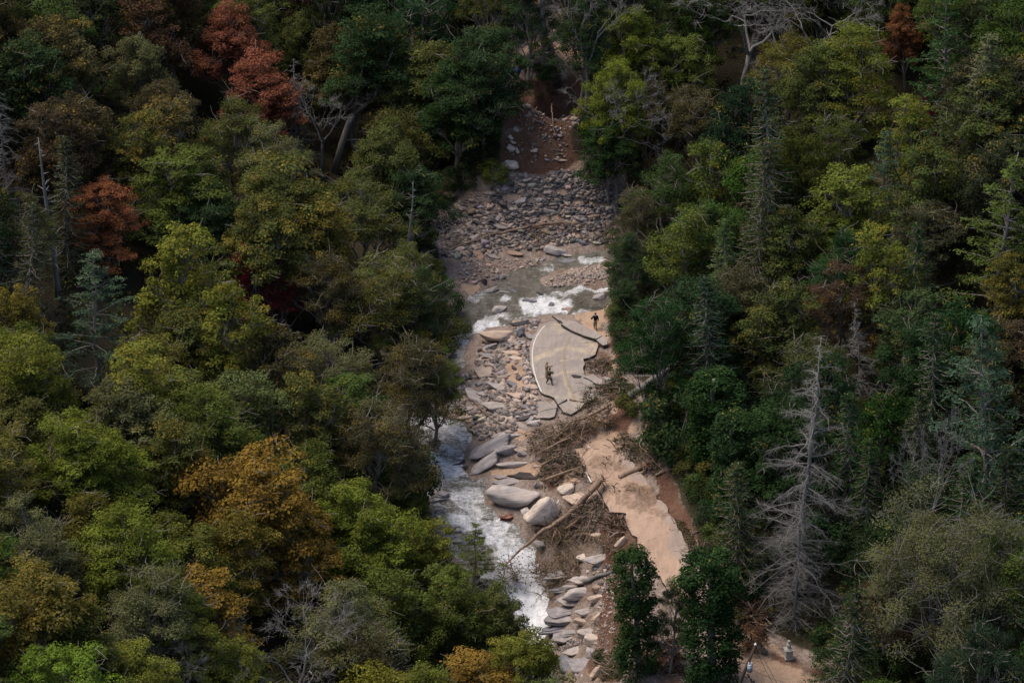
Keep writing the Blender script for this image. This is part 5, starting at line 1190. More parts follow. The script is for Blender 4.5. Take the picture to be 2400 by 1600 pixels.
def region(a, b):
    for r in REG:
        if r[0][0] <= a < r[0][2] and r[0][1] <= b < r[0][3]: return r
    return None
OPW = OPEN; TM = uniq(marks)
rs = np.random.RandomState(2024); POSE = list(POSE); cnt = 0; tries = 0; filled = []
while tries < 26000 and cnt < 340:
    tries += 1
    x = rs.uniform(-66, 66); y = rs.uniform(-92, 112); z = float(gh(x, y))
    if abs(x) > 60 and rs.rand() < .5: continue
    bx, by = proj(x, y, z)
    H = 12.; tx, ty = proj(x, y, z+H); vx, vy = tx*.98, ty*.98
    if tx < -190 or tx > 2590 or ty > 1720 or by < -190 or ty < -420: continue
    rg = region(vx, vy)
    if rg is None: continue
    kd = rg[1][rs.randint(len(rg[1]))]; H = rs.uniform(*rg[3]); Wd = {'round': 9, 'dense': 8.6, 'loose': 8, 'fine': 8.6, 'hemlock': 6, 'pine': 7.5}[kd]*(.85+.4*rs.rand())
    if kd in ('hemlock', 'pine'): H *= 1.25
    rr = Wd*.5*1200/TANH/400
    tx, ty = proj(x, y, z+H)
    # keep the clearing in sight: foot, middle and top of the tree must leave it open
    if osd(bx, by) > -14: continue
    cyy = ty+rr*.7
    bad = False
    for fx, fy in ((0, 0), (-.8, 0), (.8, 0), (0, 1.3), (0, -.5), (-.6, .9), (.6, .9)):
        if osd(tx+fx*rr, cyy+fy*rr) > -4: bad = True; break
    if bad: continue
    P2 = np.array(POSE); d = np.hypot(P2[:, 0]-x, P2[:, 1]-y)
    if np.any(d < (P2[:, 2]+Wd)*.3+.3): continue
    Q = np.array(PROT)
    if np.any((y < Q[:, 3]+2) & (np.abs(tx-Q[:, 0]) < (rr+Q[:, 2])*.6) & (ty < Q[:, 1]+Q[:, 2]*Q[:, 4])): continue
    # low ones in front of named crowns are kept apart a little more
    cn = rg[2][rs.randint(len(rg[2]))]; POSE.append((x, y, Wd)); cnt += 1
    nm = {'pine': 'pine_tree', 'hemlock': 'conifer_tree'}.get(kd, 'broadleaf_tree')
    lb = where('%s %s' % (cn, kw[kd]), tx, ty+60, TM)
    kk = .8 if ty < 450 else 1.0; cj = tuple(c*kk*(.75+.35*rs.rand())*(.88 if tx > 1300 else 1)*((.85, 1.02, 1.0)[q_] if tx > 1300 else 1) for q_, c in enumerate(G[cn]))  # upper crowns darker: deeper green of their own plus vignette dimming put into the colour
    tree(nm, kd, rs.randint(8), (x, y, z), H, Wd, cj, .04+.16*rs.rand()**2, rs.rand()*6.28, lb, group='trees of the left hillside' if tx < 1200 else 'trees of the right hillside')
print('fill trees', cnt)

# low undergrowth on the forest floor
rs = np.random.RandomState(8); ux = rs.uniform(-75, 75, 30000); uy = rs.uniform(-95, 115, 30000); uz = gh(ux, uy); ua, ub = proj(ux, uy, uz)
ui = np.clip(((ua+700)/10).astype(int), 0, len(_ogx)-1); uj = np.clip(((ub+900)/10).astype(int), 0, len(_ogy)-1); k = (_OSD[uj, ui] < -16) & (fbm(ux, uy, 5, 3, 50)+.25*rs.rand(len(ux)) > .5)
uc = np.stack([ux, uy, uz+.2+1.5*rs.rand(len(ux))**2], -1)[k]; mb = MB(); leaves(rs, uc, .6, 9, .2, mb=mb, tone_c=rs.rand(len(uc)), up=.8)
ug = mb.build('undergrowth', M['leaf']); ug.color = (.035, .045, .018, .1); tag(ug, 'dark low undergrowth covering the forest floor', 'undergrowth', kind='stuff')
# ------------------------------------------------------------------ bushes along the edges of the clearing
def along(pl, step, off=0, rs=rs):
    out = []
    for (x0, y0), (x1, y1) in zip(pl[:-1], pl[1:]):
        L = math.hypot(x1-x0, y1-y0); k = max(1, int(L/step)); out += [(x0+(x1-x0)*j/k, y0+(y1-y0)*j/k) for j in range(k)]
    return out
EM = uniq([(h_[0], h_[1], h_[8]) for h_ in HR])+TM+[(1320, 850, 'stranded piece of road'), (1500, 1180, 'muddy road'), (1395, 750, 'person walking alone'), (1240, 400, 'red bank'), (1848, 1530, 'stone pillar'), (1275, 120, 'dark straight trunk'), (1300, 520, 'long fallen log')]
SH = [([(1490,500),(1480,600),(1460,680),(1450,760),(1480,850),(1560,900),(1560,990),(1590,1080),(1640,1170),(1700,1300),(1780,1440)],34,(1.8,3.2),['dark green','dark green','olive','deep green'],'bushes along the right side of the clearing'),
 ([(1530,520),(1520,640),(1500,740),(1540,850),(1620,900),(1640,1000),(1650,1090),(1710,1180),(1780,1300),(1840,1420)],46,(2.5,4),['dark green','olive','deep green','olive brown'],'second row of bushes right of the clearing'),
 ([(1600,650),(1580,760),(1620,830),(1700,880),(1760,980),(1740,1090),(1830,1250),(1900,1400)],60,(3,4.5),['dark green','olive','deep green'],'bushes on the slope above the road'),
 ([(1140,415),(1080,440),(1020,500),(980,540),(990,600),(1040,690),(1060,790),(1020,880)],34,(1.6,2.8),['dark green','olive','green'],'bushes along the left side of the gravel bar'),
 ([(1120,360),(1150,300),(1180,240),(1190,190)],30,(2,3.5),['dark green','deep green','brown'],'bushes left of the red bank'),
 ([(1420,400),(1400,330),(1400,260),(1370,210)],30,(2,3.5),['dark green','deep green'],'bushes right of the red bank'),
 ([(1960,1590),(2060,1600),(2150,1585),(1960,1520),(2050,1540)],50,(2,3),['dark green','deep green'],'bushes beside the dirt track at the bottom right'),
 ([ZT(1080,640),ZT(1180,660),ZT(1260,680),ZT(1330,740),ZT(1400,760)],16,(1.2,1.8),['deep green','dark green'],'dark bushes on top of the red bank'),
 ([ZT(950,800),ZT(1100,820),ZT(1200,860),ZT(1380,840),ZT(1480,860)],17,(.8,1.4),['brown','olive brown','brown'],'withered bushes on the lip of the red bank')]
for pl, step, (h0, h1), cols, grp in SH:
    for (a, b) in along(pl, step):
        a += rs.randn()*7; b += rs.randn()*6; H = rs.uniform(h0, h1); q = P(a, b); cn = cols[rs.randint(len(cols))]
        tree('shrub', 'shrub', rs.randint(3), q, H, H*(1.1+.4*rs.rand()), tuple(c*(.8+.4*rs.rand()) for c in G[cn]), .1*rs.rand(), rs.rand()*6.28, where('%s bush' % cn, a, b, EM), 'bush', grp)
LB = [((955,1195),7,6,'deep green','dark glossy vine covered bush at the left bank of the river'),((1480,970),2.6,3,'olive','leafy bush at the head of the muddy road'),((1545,1060),3,3,'dark green','leafy bush by the cut logs'),((1760,1520),2.2,3,'brown','withered bush by the end of the muddy road'),((1700,1460),3,3.5,'olive brown','tangled bush right of the broad ivy covered trunk'),((1180,1590),5,5,'olive','bush at the bottom edge below the waterfall')]
for (a, b), H, Wd, cn, lb in LB:
    q = P(a, b); tree('sapling' if 'sapling' in lb else 'shrub', 'shrub', len(lb), q, H, Wd, G[cn], .06, 1.0, lb, 'sapling' if 'sapling' in lb else 'bush')

# ------------------------------------------------------------------ fallen wood
def gpt(a, b, off=0.0):
    q = hit(HG, a, b, off); return (q[0], q[1], q[2])
def fallen(name, label, paths, mat='log', cat='fallen tree', twig=0, leafn=0, leafcol='olive brown', group=None, names=('trunk', 'branches', 'leaves'), seed=0, root=None, leafsize=.08):
    """paths: ([(px, py, height above ground) ...], r0, r1), the first is the trunk and the others branches"""
    rs = np.random.RandomState(seed+900); base = Vector(gpt(*paths[0][0][0])); t = empty(name, base); tk, br, lf = MB(), MB(), MB(); sp = []; dr = []
    for k, (pl, r0, r1) in enumerate(paths):
        q = np.array([gpt(*p) for p in pl])-np.array(base)
        dd = [q[0]]
        for i in range(len(q)-1):
            L = np.linalg.norm(q[i+1]-q[i]); m = max(2, int(L/.6))
            for j in range(1, m+1): dd.append(q[i]+(q[i+1]-q[i])*j/m+(rs.randn(3)*.05*(1+r0) if j < m else 0))
        q = np.array(dd); V, F = tube(q, np.linspace(r0, r1, len(q)), 8 if r0 > .1 else 5)
        if k == 0: tk.add(V, F)
        else: b1 = MB(); b1.add(V, F); b1.build('branch', M[mat], t)
        if k == 0 and len(paths) > 1 or twig:
            idx = rs.randint(len(q)//4, len(q), twig); 
            for i in idx:
                d = rs.randn(3)*np.array([1, 1, .6])+np.array([0, 0, .25]); L = .4+1.3*rs.rand(); e = q[i]+d/np.linalg.norm(d)*L
                V, F = tube(wob(rs, q[i], e, 4, .16), np.linspace(min(.04, r1+.02), .008, 4), 3, False); br.add(V, F); sp.append(e); dr.append(d/np.linalg.norm(d))
    if sp: twigs(rs, br, np.array(sp), np.array(dr), .6, 6, .009)
    tk.build(names[0], M[mat], t).color = (1, 1, 1, 1)
    if br.n: br.build('twigs', M[mat], t)['kind'] = 'stuff'
    if leafn and sp:
        leaves(rs, np.array(sp), .45, leafn, leafsize, mb=lf, tone_c=rs.rand(len(sp))); o = lf.build(names[2], M['leaf'], t); o.color = (*G[leafcol], .1)
    if root:
        (a, b, off), R_ = root; c = np.array(gpt(a, b, off))-np.array(base); rm = MB()
        for _ in range(46):
            d = rs.randn(3); d /= np.linalg.norm(d); d[2] *= .7; V, F = tube(wob(rs, c, c+d*R_*(.6+.8*rs.rand()), 5, .2), np.linspace(.07*R_, .012, 5), 4); rm.add(V, F)
        V, F = rockV(seed+3, 'round', 3); rm.add(V*np.array([R_*.9, R_*.9, R_*.7])+c, F); rm.build('root_ball', M['dirt'] if seed != 4 else M['log'], t)
    return tag(t, label, cat, group)
def A_(l, off=0.1): return [(*ZA(x, y), off) for x, y in l]
def C_(l, off=0.15): return [(*ZC(x, y), off) for x, y in l]
def Dd(l, off=0.15): return [(*ZD(x, y), off) for x, y in l]
def B_(l, off=0.12): return [(*ZB(x, y), off) for x, y in l]
fallen('fallen_tree', 'long brown fallen log lying across the upper gravel bar', [(A_([(1560,562),(1380,552),(1180,580),(1040,605),(860,650),(680,690),(420,780),(200,862)], .3), .19, .05), (A_([(1470,568),(1300,585),(1120,605)], .25), .08, .03), (A_([(1240,600),(1215,660),(1150,690)], .15), .05, .02), (A_([(1395,575),(1350,640)], .15), .04, .015), (A_([(1140,620),(1170,690),(1215,755)], .25), .05, .02), (A_([(1175,690),(1130,750)], .2), .04, .02), (A_([(700,680),(520,700),(300,800)], .2), .05, .02)], twig=16, seed=1)
fallen('driftwood', 'tangle of drowned roots upriver of the blue grey block', [(A_([(1700,710),(1760,660),(1810,600)], .3), .08, .03), (A_([(1740,690),(1830,640)], .3), .04, .02), (A_([(1640,720),(1560,700),(1490,690)], .2), .04, .02)], twig=14, seed=2, cat='driftwood')
fallen('fallen_branch', 'thin pale pole leaning across the slabs by the river corner', [(B_([(440,960),(500,1080),(560,1160),(640,1240),(740,1310),(830,1360),(930,1412)], .45), .055, .04), (B_([(560,1150),(610,1210),(625,1250)], .3), .035, .015), (B_([(440,960),(430,920),(440,900)], .5), .03, .01)], 'log', 'branch', seed=3)
fallen('fallen_tree', 'big uprooted tree fallen from the muddy road down to the waterfall', [([(*ZC(1740,735),1.4),(*ZC(1650,840),1.6),(*ZC(1500,1000),1.5),(*ZC(1370,1100),1.6),(*ZC(1230,1180),2.2),(*ZC(1060,1330),2.2),(*ZC(960,1420),2.6),(*ZC(870,1512),2.8)], .34, .06),
  ([(*ZC(1700,860),1.2),(*ZC(1600,960),.9),(*ZC(1480,1080),.8),(*ZC(1340,1130),1.2)], .17, .06), ([(*ZD(310,482),2.8),(*ZD(325,560),2),(*ZD(305,640),1.3),(*ZD(310,700),.8)], .05, .02), ([(*ZD(375,450),2.6),(*ZD(395,520),2),(*ZD(432,590),1.5),(*ZD(434,640),1)], .05, .02),
  ([(*ZD(650,480),1.6),(*ZD(620,560),.9)], .04, .02), ([(*ZD(650,400),2),(*ZD(650,520),1.2),(*ZD(640,600),.9),(*ZD(690,690),.6),(*ZD(760,790),.4)], .06, .02), ([(*ZD(690,560),1),(*ZD(705,680),.6),(*ZD(660,760),.4)], .04, .015), ([(*ZD(770,430),1.4),(*ZD(740,540),.8),(*ZD(830,660),.3)], .05, .02),
  ([(*ZD(800,160),1.5),(*ZD(750,300),1.2)], .12, .07), ([(*ZD(820,170),1.4),(*ZD(845,240),1),(*ZD(890,270),.8),(*ZD(880,390),.6)], .07, .03), ([(*ZD(930,330),1),(*ZD(950,400),.8),(*ZD(990,450),.6),(*ZD(985,560),.3),(*ZD(950,590),.2)], .07, .02), ([(*ZD(870,400),.9),(*ZD(960,490),.5)], .05, .02), ([(*ZD(810,400),1),(*ZD(830,480),.7),(*ZD(880,570),.3)], .06, .02),
  ([(*ZD(1180,280),.8),(*ZD(1290,330),.5),(*ZD(1415,388),.3)], .06, .02), ([(*ZD(1050,190),1),(*ZD(1180,240),.8),(*ZD(1320,340),.4)], .05, .02)], twig=34, leafn=4, leafcol='dusk', seed=4, root=((*ZC(1745,730), 1.3), 1.0))
fallen('fallen_tree', 'fallen trunk with root wad reaching from the right bank over the torn road', [([(*ZC(1850,20),1.5),(*ZC(1700,110),1.4),(*ZC(1600,160),1.4),(*ZC(1480,190),1.2),(*ZC(1400,280),.9),(*ZC(1320,335),.4)], .2, .04), ([(*ZC(1650,140),1.4),(*ZC(1600,240),.9),(*ZC(1575,330),.4),(*ZC(1570,390),.2)], .08, .03), ([(*ZC(1560,170),1.3),(*ZC(1500,240),.8),(*ZC(1470,300),.4)], .07, .02), ([(*ZC(1730,180),1),(*ZC(1660,250),.5)], .05, .02), ([(*ZC(1800,120),1.2),(*ZC(1850,60),1.4),(*ZC(1800,180),.8)], .08, .04), ([(*ZC(1450,330),.5),(*ZC(1300,420),.5),(*ZC(1170,470),.4)], .09, .03), ([(*ZC(1500,300),.6),(*ZC(1350,370),.5),(*ZC(1140,420),.4)], .1, .03), ([(*ZC(1380,440),.4),(*ZC(1250,520),.4)], .06, .02)], twig=34, leafn=5, leafcol='dusk', seed=5, root=((*ZC(1800,190), .7), 1.1))
for k_, (l_, r_, t_) in enumerate([([(1150,505),(1300,420),(1480,335)], .16, 'weathered trunk lying in the brown twiggy heap, left one'), ([(1210,590),(1330,520),(1450,455)], .13, 'broken limb pointing at the sand strip from the brush'), ([(1250,720),(1400,660),(1580,600)], .14, 'grey limb lying over the dark leafy heap'), ([(1440,1170),(1560,1080),(1700,960)], .16, 'second trunk lying beneath the big uprooted tree'), ([(1330,350),(1480,230),(1640,110)], .15, 'long thin trunk crossing the brown twiggy heap'), ([(1560,1260),(1640,1150),(1680,1020)], .1, 'short limb standing in the matted brush')]):
    fallen('fallen_branch', t_, [(C_(l_, .9), r_, r_*.4)], cat='branch', seed=60+k_, twig=9)
fallen('log', 'thick cut log lying over the right edge of the muddy road', [(C_([(1925,700),(2010,655),(2130,605)], .35), .24, .28)], cat='log', seed=6, root=((*ZC(2180,580), .6), 1.0))
fallen('log', 'short thin log beside the thick cut log', [(C_([(2040,690),(2110,665),(2170,640)], .2), .13, .13)], cat='log', seed=7)
fallen('log', 'pale short log under the bushes right of the muddy road', [(C_([(2255,675),(2300,655),(2340,640)], .2), .11, .12)], cat='log', seed=8)
fallen('log', 'dark broken log resting on the bedrock shelf', [(Dd([(985,640),(1090,625),(1150,595),(1250,570),(1320,540)], .3), .26, .1)], 'deadbark', 'log', seed=9)
fallen('fallen_branch', 'bent pale branch hanging from the brush at the head of the muddy road', [(C_([(2105,365),(2115,410),(2170,460),(2205,500),(2260,570),(2345,645)], .8), .06, .02)], cat='branch', seed=10, twig=5)
fallen('fallen_branch', 'thick bare limb standing out of the brush above the road roots', [([(*ZC(2195,120),2.6),(*ZC(2175,250),1.8),(*ZC(2160,340),1.2),(*ZC(2125,405),.4)], .12, .09), ([(*ZC(2010,50),1),(*ZC(2045,105),.4)], .05, .02)], cat='branch', seed=11)
fallen('fallen_tree', 'straight grey trunk leaning over the bushes right of the broken road', [([(*D1(1445,910),1.6),(*D1(1490,878),2.4),(*D1(1560,832),3.4),(*D1(1668,756),5.0)], .34, .26), ([(*D1(1490,875),2.4),(*D1(1470,960),.8)], .08, .04)], 'deadbark', seed=12, twig=6)
fallen('fallen_branch', 'thin bent trunk fallen through the bushes on the lower red bank', [(Dd([(1440,860),(1330,960),(1240,1000),(1180,1100),(1120,1130)], .4), .05, .02)], cat='branch', seed=13, twig=6)
fallen('log', 'splintered orange stump beside the end of the muddy road', [([(*ZE(700,1170),.5),(*ZE(660,1130),.9),(*ZE(610,1100),1.4)], .2, .06)], 'cutwood', 'stump', seed=14, twig=4)
lg = fallen('log', 'sawn log end with a fresh orange face beside the muddy road', [([(*ZE(770,1270),.35),(*ZE(740,1262),.45),(*ZE(700,1240),.5)], .24, .24)], 'deadbark', 'log', seed=15)
mb = MB(); q = Vector(gpt(*ZE(770,1270), .35))-Vector(lg.location); d = (Vector(gpt(*ZE(770,1270), .35))-Vector(gpt(*ZE(700,1240), .5))).normalized(); V, F = tube([np.array(q), np.array(q+d*.03)], [.235, .23], 14); mb.add(V, F); mb.build('cut_face', M['cutwood'], lg)
fallen('fallen_branch', 'upright brown stem on the red bank', [([(*ZT(1305,950),.3),(*ZT(1312,1080),.35),(*ZT(1318,1180),.3),(*ZT(1335,1245),.2)], .06, .04)], cat='branch', seed=16)
fallen('fallen_branch', 'pale stick high on the red bank', [([(*ZT(1170,985),.4),(*ZT(1130,1045),.15)], .06, .03)], cat='branch', seed=17)
fallen('fallen_branch', 'brown pole at the left of the red bank', [([(*ZT(1030,930),.6),(*ZT(1005,1010),.3),(*ZT(1030,1160),.2)], .05, .03)], cat='branch', seed=18)

def brush(label, pix, n, hgt, col, leafn, seed, tw=.5, leafsize=.075, lcol='olive brown'):
    """a heap of torn branches and withered leaves"""
    rs = np.random.RandomState(seed+40); w_ = towld(pix); a = np.array(w_); c0 = a.mean(0); base = Vector((c0[0], c0[1], float(gh(c0[0], c0[1])))); t = empty('brush_pile', base); br, lf = MB(), MB(); cs = []; dr = []
    while len(cs) < n:
        x = rs.uniform(a[:, 0].min(), a[:, 0].max()); y = rs.uniform(a[:, 1].min(), a[:, 1].max())
        if not pip(x, y, w_): continue
        e = min(1, float(sdist(np.array(x), np.array(y), w_))/1.2); z = float(gh(x, y))+hgt*e*rs.rand()
        cs.append((x-base.x, y-base.y, z-base.z)); d = rs.randn(3)*np.array([1, 1, .4]); dr.append(d/np.linalg.norm(d))
    cs = np.array(cs); dr = np.array(dr)
    for c, d in zip(cs[::1], dr[::1]):
        L = .6+2.6*rs.rand()**2; r = .015+.075*rs.rand()**3; V, F = tube(wob(rs, c-d*L/2, c+d*L/2, 5, .12), np.linspace(r, r*.4, 5), 3, False); br.add(V, F)
    twigs(rs, br, cs, dr, tw, 4, .011)
    o = br.build('twigs', M['log'], t); o.data.materials[0] = M['brushwood']; o['kind'] = 'stuff'
    if leafn: leaves(rs, cs, .4, leafn, leafsize, mb=lf, tone_c=rs.rand(len(cs)), up=.5, shell=.2); o = lf.build('withered_leaves', M['leaf'], t); o.color = (*[c*.85 for c in G[lcol]], 0); o['kind'] = 'stuff'
    return tag(t, label, 'brush pile')
M['brushwood'] = wood_mat('torn_brushwood', (.09, .062, .05), (.33, .245, .195))
def cz(l): return [ZC(*p) for p in l]
brush('brown twiggy heap of brush between the cracked road slab and the sand strip', cz([(1050,330),(1250,240),(1500,200),(1700,260),(1600,400),(1400,440),(1350,540),(1200,520),(1080,440)]), 170, 1.0, 0, 4, 1, lcol='dusk')
brush('dark leafy heap of fallen crowns beside the great oval boulder', cz([(1200,600),(1380,500),(1560,470),(1640,620),(1680,740),(1500,800),(1330,780),(1220,820),(1180,700)]), 190, 1.2, 0, 13, 2, lcol='dusk')
brush('matted brush under the fallen tree below the muddy road', cz([(1330,1130),(1500,1010),(1640,930),(1760,880),(1840,1030),(1800,1200),(1600,1280),(1350,1330),(1200,1300),(1150,1220)]), 260, 1.3, 0, 9, 3, lcol='dusk')
brush('rust brown brush clinging to the bank under the muddy road', cz([(1830,1010),(1960,1060),(2010,1150),(1960,1250),(1820,1240),(1780,1120)]), 90, .6, 0, 20, 4, lcol='brown')
brush('dry brown brush hanging over the bedrock by the waterfall', [ZD(*p) for p in [(660,130),(800,100),(1050,160),(1180,260),(1000,350),(780,330),(680,300)]], 110, 1.0, 0, 7, 5, lcol='dusk')
brush('brown root tangle at the head of the muddy road', cz([(1880,330),(2000,300),(2150,420),(2330,500),(2352,640),(2250,680),(2120,600),(1980,560),(1860,480)]), 190, .8, 0, 14, 6)
brush('thin brown litter spread over the upper end of the muddy road', cz([(1760,440),(1900,470),(2000,560),(1880,620),(1760,600),(1720,520)]), 46, .25, 0, 10, 7)
brush('litter of bark and twigs across the muddy road below the thick log', cz([(1760,760),(1950,740),(2200,800),(2300,880),(2100,870),(1900,850),(1790,830)]), 90, .25, 0, 12, 8)
brush('straw coloured debris right of the stranded road piece', [ZB(*p) for p in [(1690,670),(1830,640),(1960,660),(2000,800),(1900,850),(1760,800),(1700,770)]], 80, .5, 0, 10, 9)
brush('green leaved branches lying over the end of the stranded road piece', [ZB(*p) for p in [(1650,1020),(1750,970),(1900,940),(2050,960),(2080,1080),(1950,1200),(1800,1250),(1680,1200),(1620,1100)]], 90, 1.3, 0, 22, 10, lcol='dusk')
brush('brown brush at the foot of the trees beyond the tilted asphalt slab', [ZB(*p) for p in [(1900,900),(2100,860),(2250,950),(2306,1100),(2150,1150),(2050,1010),(1940,960)]], 90, .9, 0, 30, 11, lcol='dark green')
brush('dark brush at the bottom of the red bank beside the grey slab', [ZD(*p) for p in [(1130,1400),(1160,1280),(1240,1270),(1250,1400),(1180,1470)]], 50, .8, 0, 30, 12, lcol='deep green')
brush('grassy dark bank below the left ivy covered trunk', [ZD(*p) for p in [(1200,1480),(1300,1300),(1400,1230),(1420,1400),(1400,1560),(1220,1568)]], 130, .7, 0, 40, 13, lcol='olive brown')
brush('brown tangle of fallen limbs right of the broad ivy covered trunk', [ZE(*p) for p in [(520,1000),(650,850),(800,780),(900,900),(880,1100),(760,1180),(600,1120),(450,1130)]], 170, 1.6, 0, 24, 14, lcol='brown')
brush('brush between the two ivy covered trunks', [ZD(*p) for p in [(1700,1250),(1820,1150),(1950,1200),(2050,1330),(2000,1500),(1750,1500)]], 120, 1.0, 0, 26, 15, lcol='brown')
brush('weedy strip along the right edge of the muddy road', [ZD(*p) for p in [(1880,60),(1960,80),(2130,330),(2200,480),(2130,480),(2000,270)]], 110, .3, 0, 22, 16, lcol='olive brown')

# ------------------------------------------------------------------ small man-made things
# leaning utility pole with its transformer
pb = Vector(gpt(1706, 1668, 0)); up = empty('utility_pole', pb)
def at_depth(a, b, y):
    d = ray(a, b); k = (y-CAM[1])/d[1]; return Vector((CAM+d*k).tolist())
ptop = at_depth(*ZE(668,1222), pb.y-.4)-pb
mb = MB(); V, F = tube([(0, 0, -.8), tuple(ptop*.5), tuple(ptop)], [.16, .135, .11], 10); mb.add(V, F); o = mb.build('pole', M['deadbark'], up); o.data.materials[0] = plain('creosoted_pole_wood', (.06, .045, .035), .9, .35)
def onp(t, dx=0, dy=0, dz=0): return np.array(ptop*t)+np.array([dx, dy, dz])
M['insul'] = plain('white_porcelain', (.7, .7, .72), .3, .05); M['galv'] = plain('galvanised_steel', (.42, .45, .5), .45, .15, .4); M['iron'] = plain('dark_iron', (.03, .03, .033), .6, .2); M['cable'] = plain('black_cable', (.02, .02, .02), .6, .1); M['steelwire'] = plain('bare_steel_wire', (.35, .34, .33), .5, .1)
mb = MB(); V, F = tube([onp(1), onp(1, 0, 0, .1), onp(1, 0, 0, .14), onp(1, 0, 0, .24)], [.06, .13, .09, .05], 10); mb.add(V, F); mb.build('insulator', M['insul'], up)
tt = .68
mb = MB(); V, F = tube([onp(tt, .28, -.1, -.35), onp(tt, .28, -.1, .3)], [.24, .24], 16); mb.add(V, F); V, F = tube([onp(tt, .28, -.1, .3), onp(tt, .28, -.1, .36)], [.26, .2], 16); mb.add(V, F); o = mb.build('transformer', M['galv'], up)
for sx in (-.1, .12):
    m2 = MB(); V, F = tube([onp(tt, .28+sx, -.15, .34), onp(tt, .28+sx, -.15, .44), onp(tt, .28+sx, -.15, .5), onp(tt, .28+sx, -.15, .6)], [.04, .07, .05, .03], 8); m2.add(V, F); m2.build('bushing', M['insul'], o)
mb = MB(); V, F = tube([onp(.74, -.9, 0, 0), onp(.74, .2, 0, .02)], .03, 5); mb.add(V, F); mb.build('bracket', M['iron'], up)
mb = MB(); V, F = tube([onp(.55, .1, -.1, 0), onp(.55, .35, -.15, -.15)], [.07, .05], 8); mb.add(V, F); mb.build('bracket', M['iron'], up)
for k, (a, b) in enumerate([(600,1490),(625,1530),(650,1550)]):
    mb = MB(); q = np.array(at_depth(*ZE(a, b), pb.y-.5)-pb); V, F = tube([q, q+np.array([.12, 0, -.3])], [.1, .07], 8); mb.add(V, F); mb.build('fuse_cutout', M['iron'], up)
tag(up, 'leaning wooden utility pole with a grey transformer at the end of the muddy road', 'utility pole')
def wire(label, p0, p1, r, mat, sag=.04):
    a = np.array(p0); b = np.array(p1); t = np.linspace(0, 1, 14)[:, None]; q = a+(b-a)*t; q[:, 2] -= sag*np.linalg.norm(b-a)*(4*t*(1-t))[:, 0]; mb = MB(); V, F = tube(q, r, 5); mb.add(V, F); tag(mb.build('cable', M[mat]), label, 'cable')
T_ = np.array(pb)
wire('pale slack wire running from the pole top down to the road edge', T_+onp(1, 0, 0, .15), gpt(*ZE(905,1640), .3), .022, 'steelwire', .0)
wire('thin dark wire from the pole top across the muddy road', T_+onp(.99), gpt(*ZE(830,1568), .6), .014, 'cable', .03)
wire('black cable running left from the pole across the mud', T_+onp(.62), gpt(*ZE(410,1440), .4), .016, 'cable', .05)
wire('black cable running right from the transformer', T_+onp(.66, .3), gpt(*ZE(960,1568), .3), .014, 'cable', .02)
wire('black cable drooping below the transformer', T_+onp(.62), gpt(*ZE(420,1510), .4), .014, 'cable', .08)
wire('thin cable from the bracket over the road', T_+onp(.74, -.9), gpt(*ZE(415,1390), .8), .012, 'cable', .02)
wire('thin straight line reaching out from the bushes beside the tilted asphalt slab', gpt(*ZB(2060,820), 2.2), gpt(1530, 880, 2.4), .025, 'steelwire', .01)
# stone gate pillar with a ball on top
f = P(*ZE(972,1338)); gp = empty('stone_pillar', f, R(12)); M['stonep'] = plain('weathered_carved_stone', (.34, .33, .29), .9, .3, scale=5)
def bx(l, name, bev=.02):
    mb = MB()
    for c in l: V, F = boxv(*c); mb.add(V, F)
    o = mb.build(name, M['stonep'], gp); b = o.modifiers.new('b', 'BEVEL'); b.width = bev; b.segments = 2; return o
bx([(0, 0, .38, .62, .62, .9)], 'pillar_shaft'); bx([(0, 0, .06, .74, .74, .16)], 'plinth'); bx([(0, 0, .885, .78, .78, .11), (0, 0, .97, .6, .6, .08)], 'cap_stone'); bx([(0, 0, 1.06, .34, .34, .12)], 'finial_base')
mb = MB(); prof = [(.0, .12), (.05, .15), (.12, .2), (.22, .22), (.32, .19), (.40, .12), (.44, .1), (.5, .13), (.58, .14), (.66, .09), (.7, .02)]; V, F = tube([(0, 0, 1.1+z) for z, r in prof], [r for z, r in prof], 16); mb.add(V, F); mb.build('finial', M['stonep'], gp, smooth=True)
tag(gp, 'pale stone gate pillar with a carved finial beside the dirt track', 'pillar')
# blue barrel lying on the slope
f = P(*ZT(1005,668)); bb = empty('barrel', (f.x, f.y, f.z+.28), R(20)); M['blue'] = plain('blue_plastic', (.02, .09, .3), .4, .15)
mb = MB(); zz = [-.45, -.43, -.2, -.18, -.14, -.12, .12, .14, .18, .2, .43, .45]; rr_ = [.24, .28, .29, .31, .31, .29, .29, .31, .31, .29, .28, .24]; V, F = tube([(z, 0, 0) for z in zz], rr_, 20); mb.add(V, F); mb.build('drum', M['blue'], bb)
mb = MB(); V, F = tube([(.45, 0, .12), (.49, 0, .12)], .05, 10); mb.add(V, F); mb.build('bung', M['insul'], bb); tag(bb, 'blue plastic barrel lying on the slope above the red bank', 'barrel')
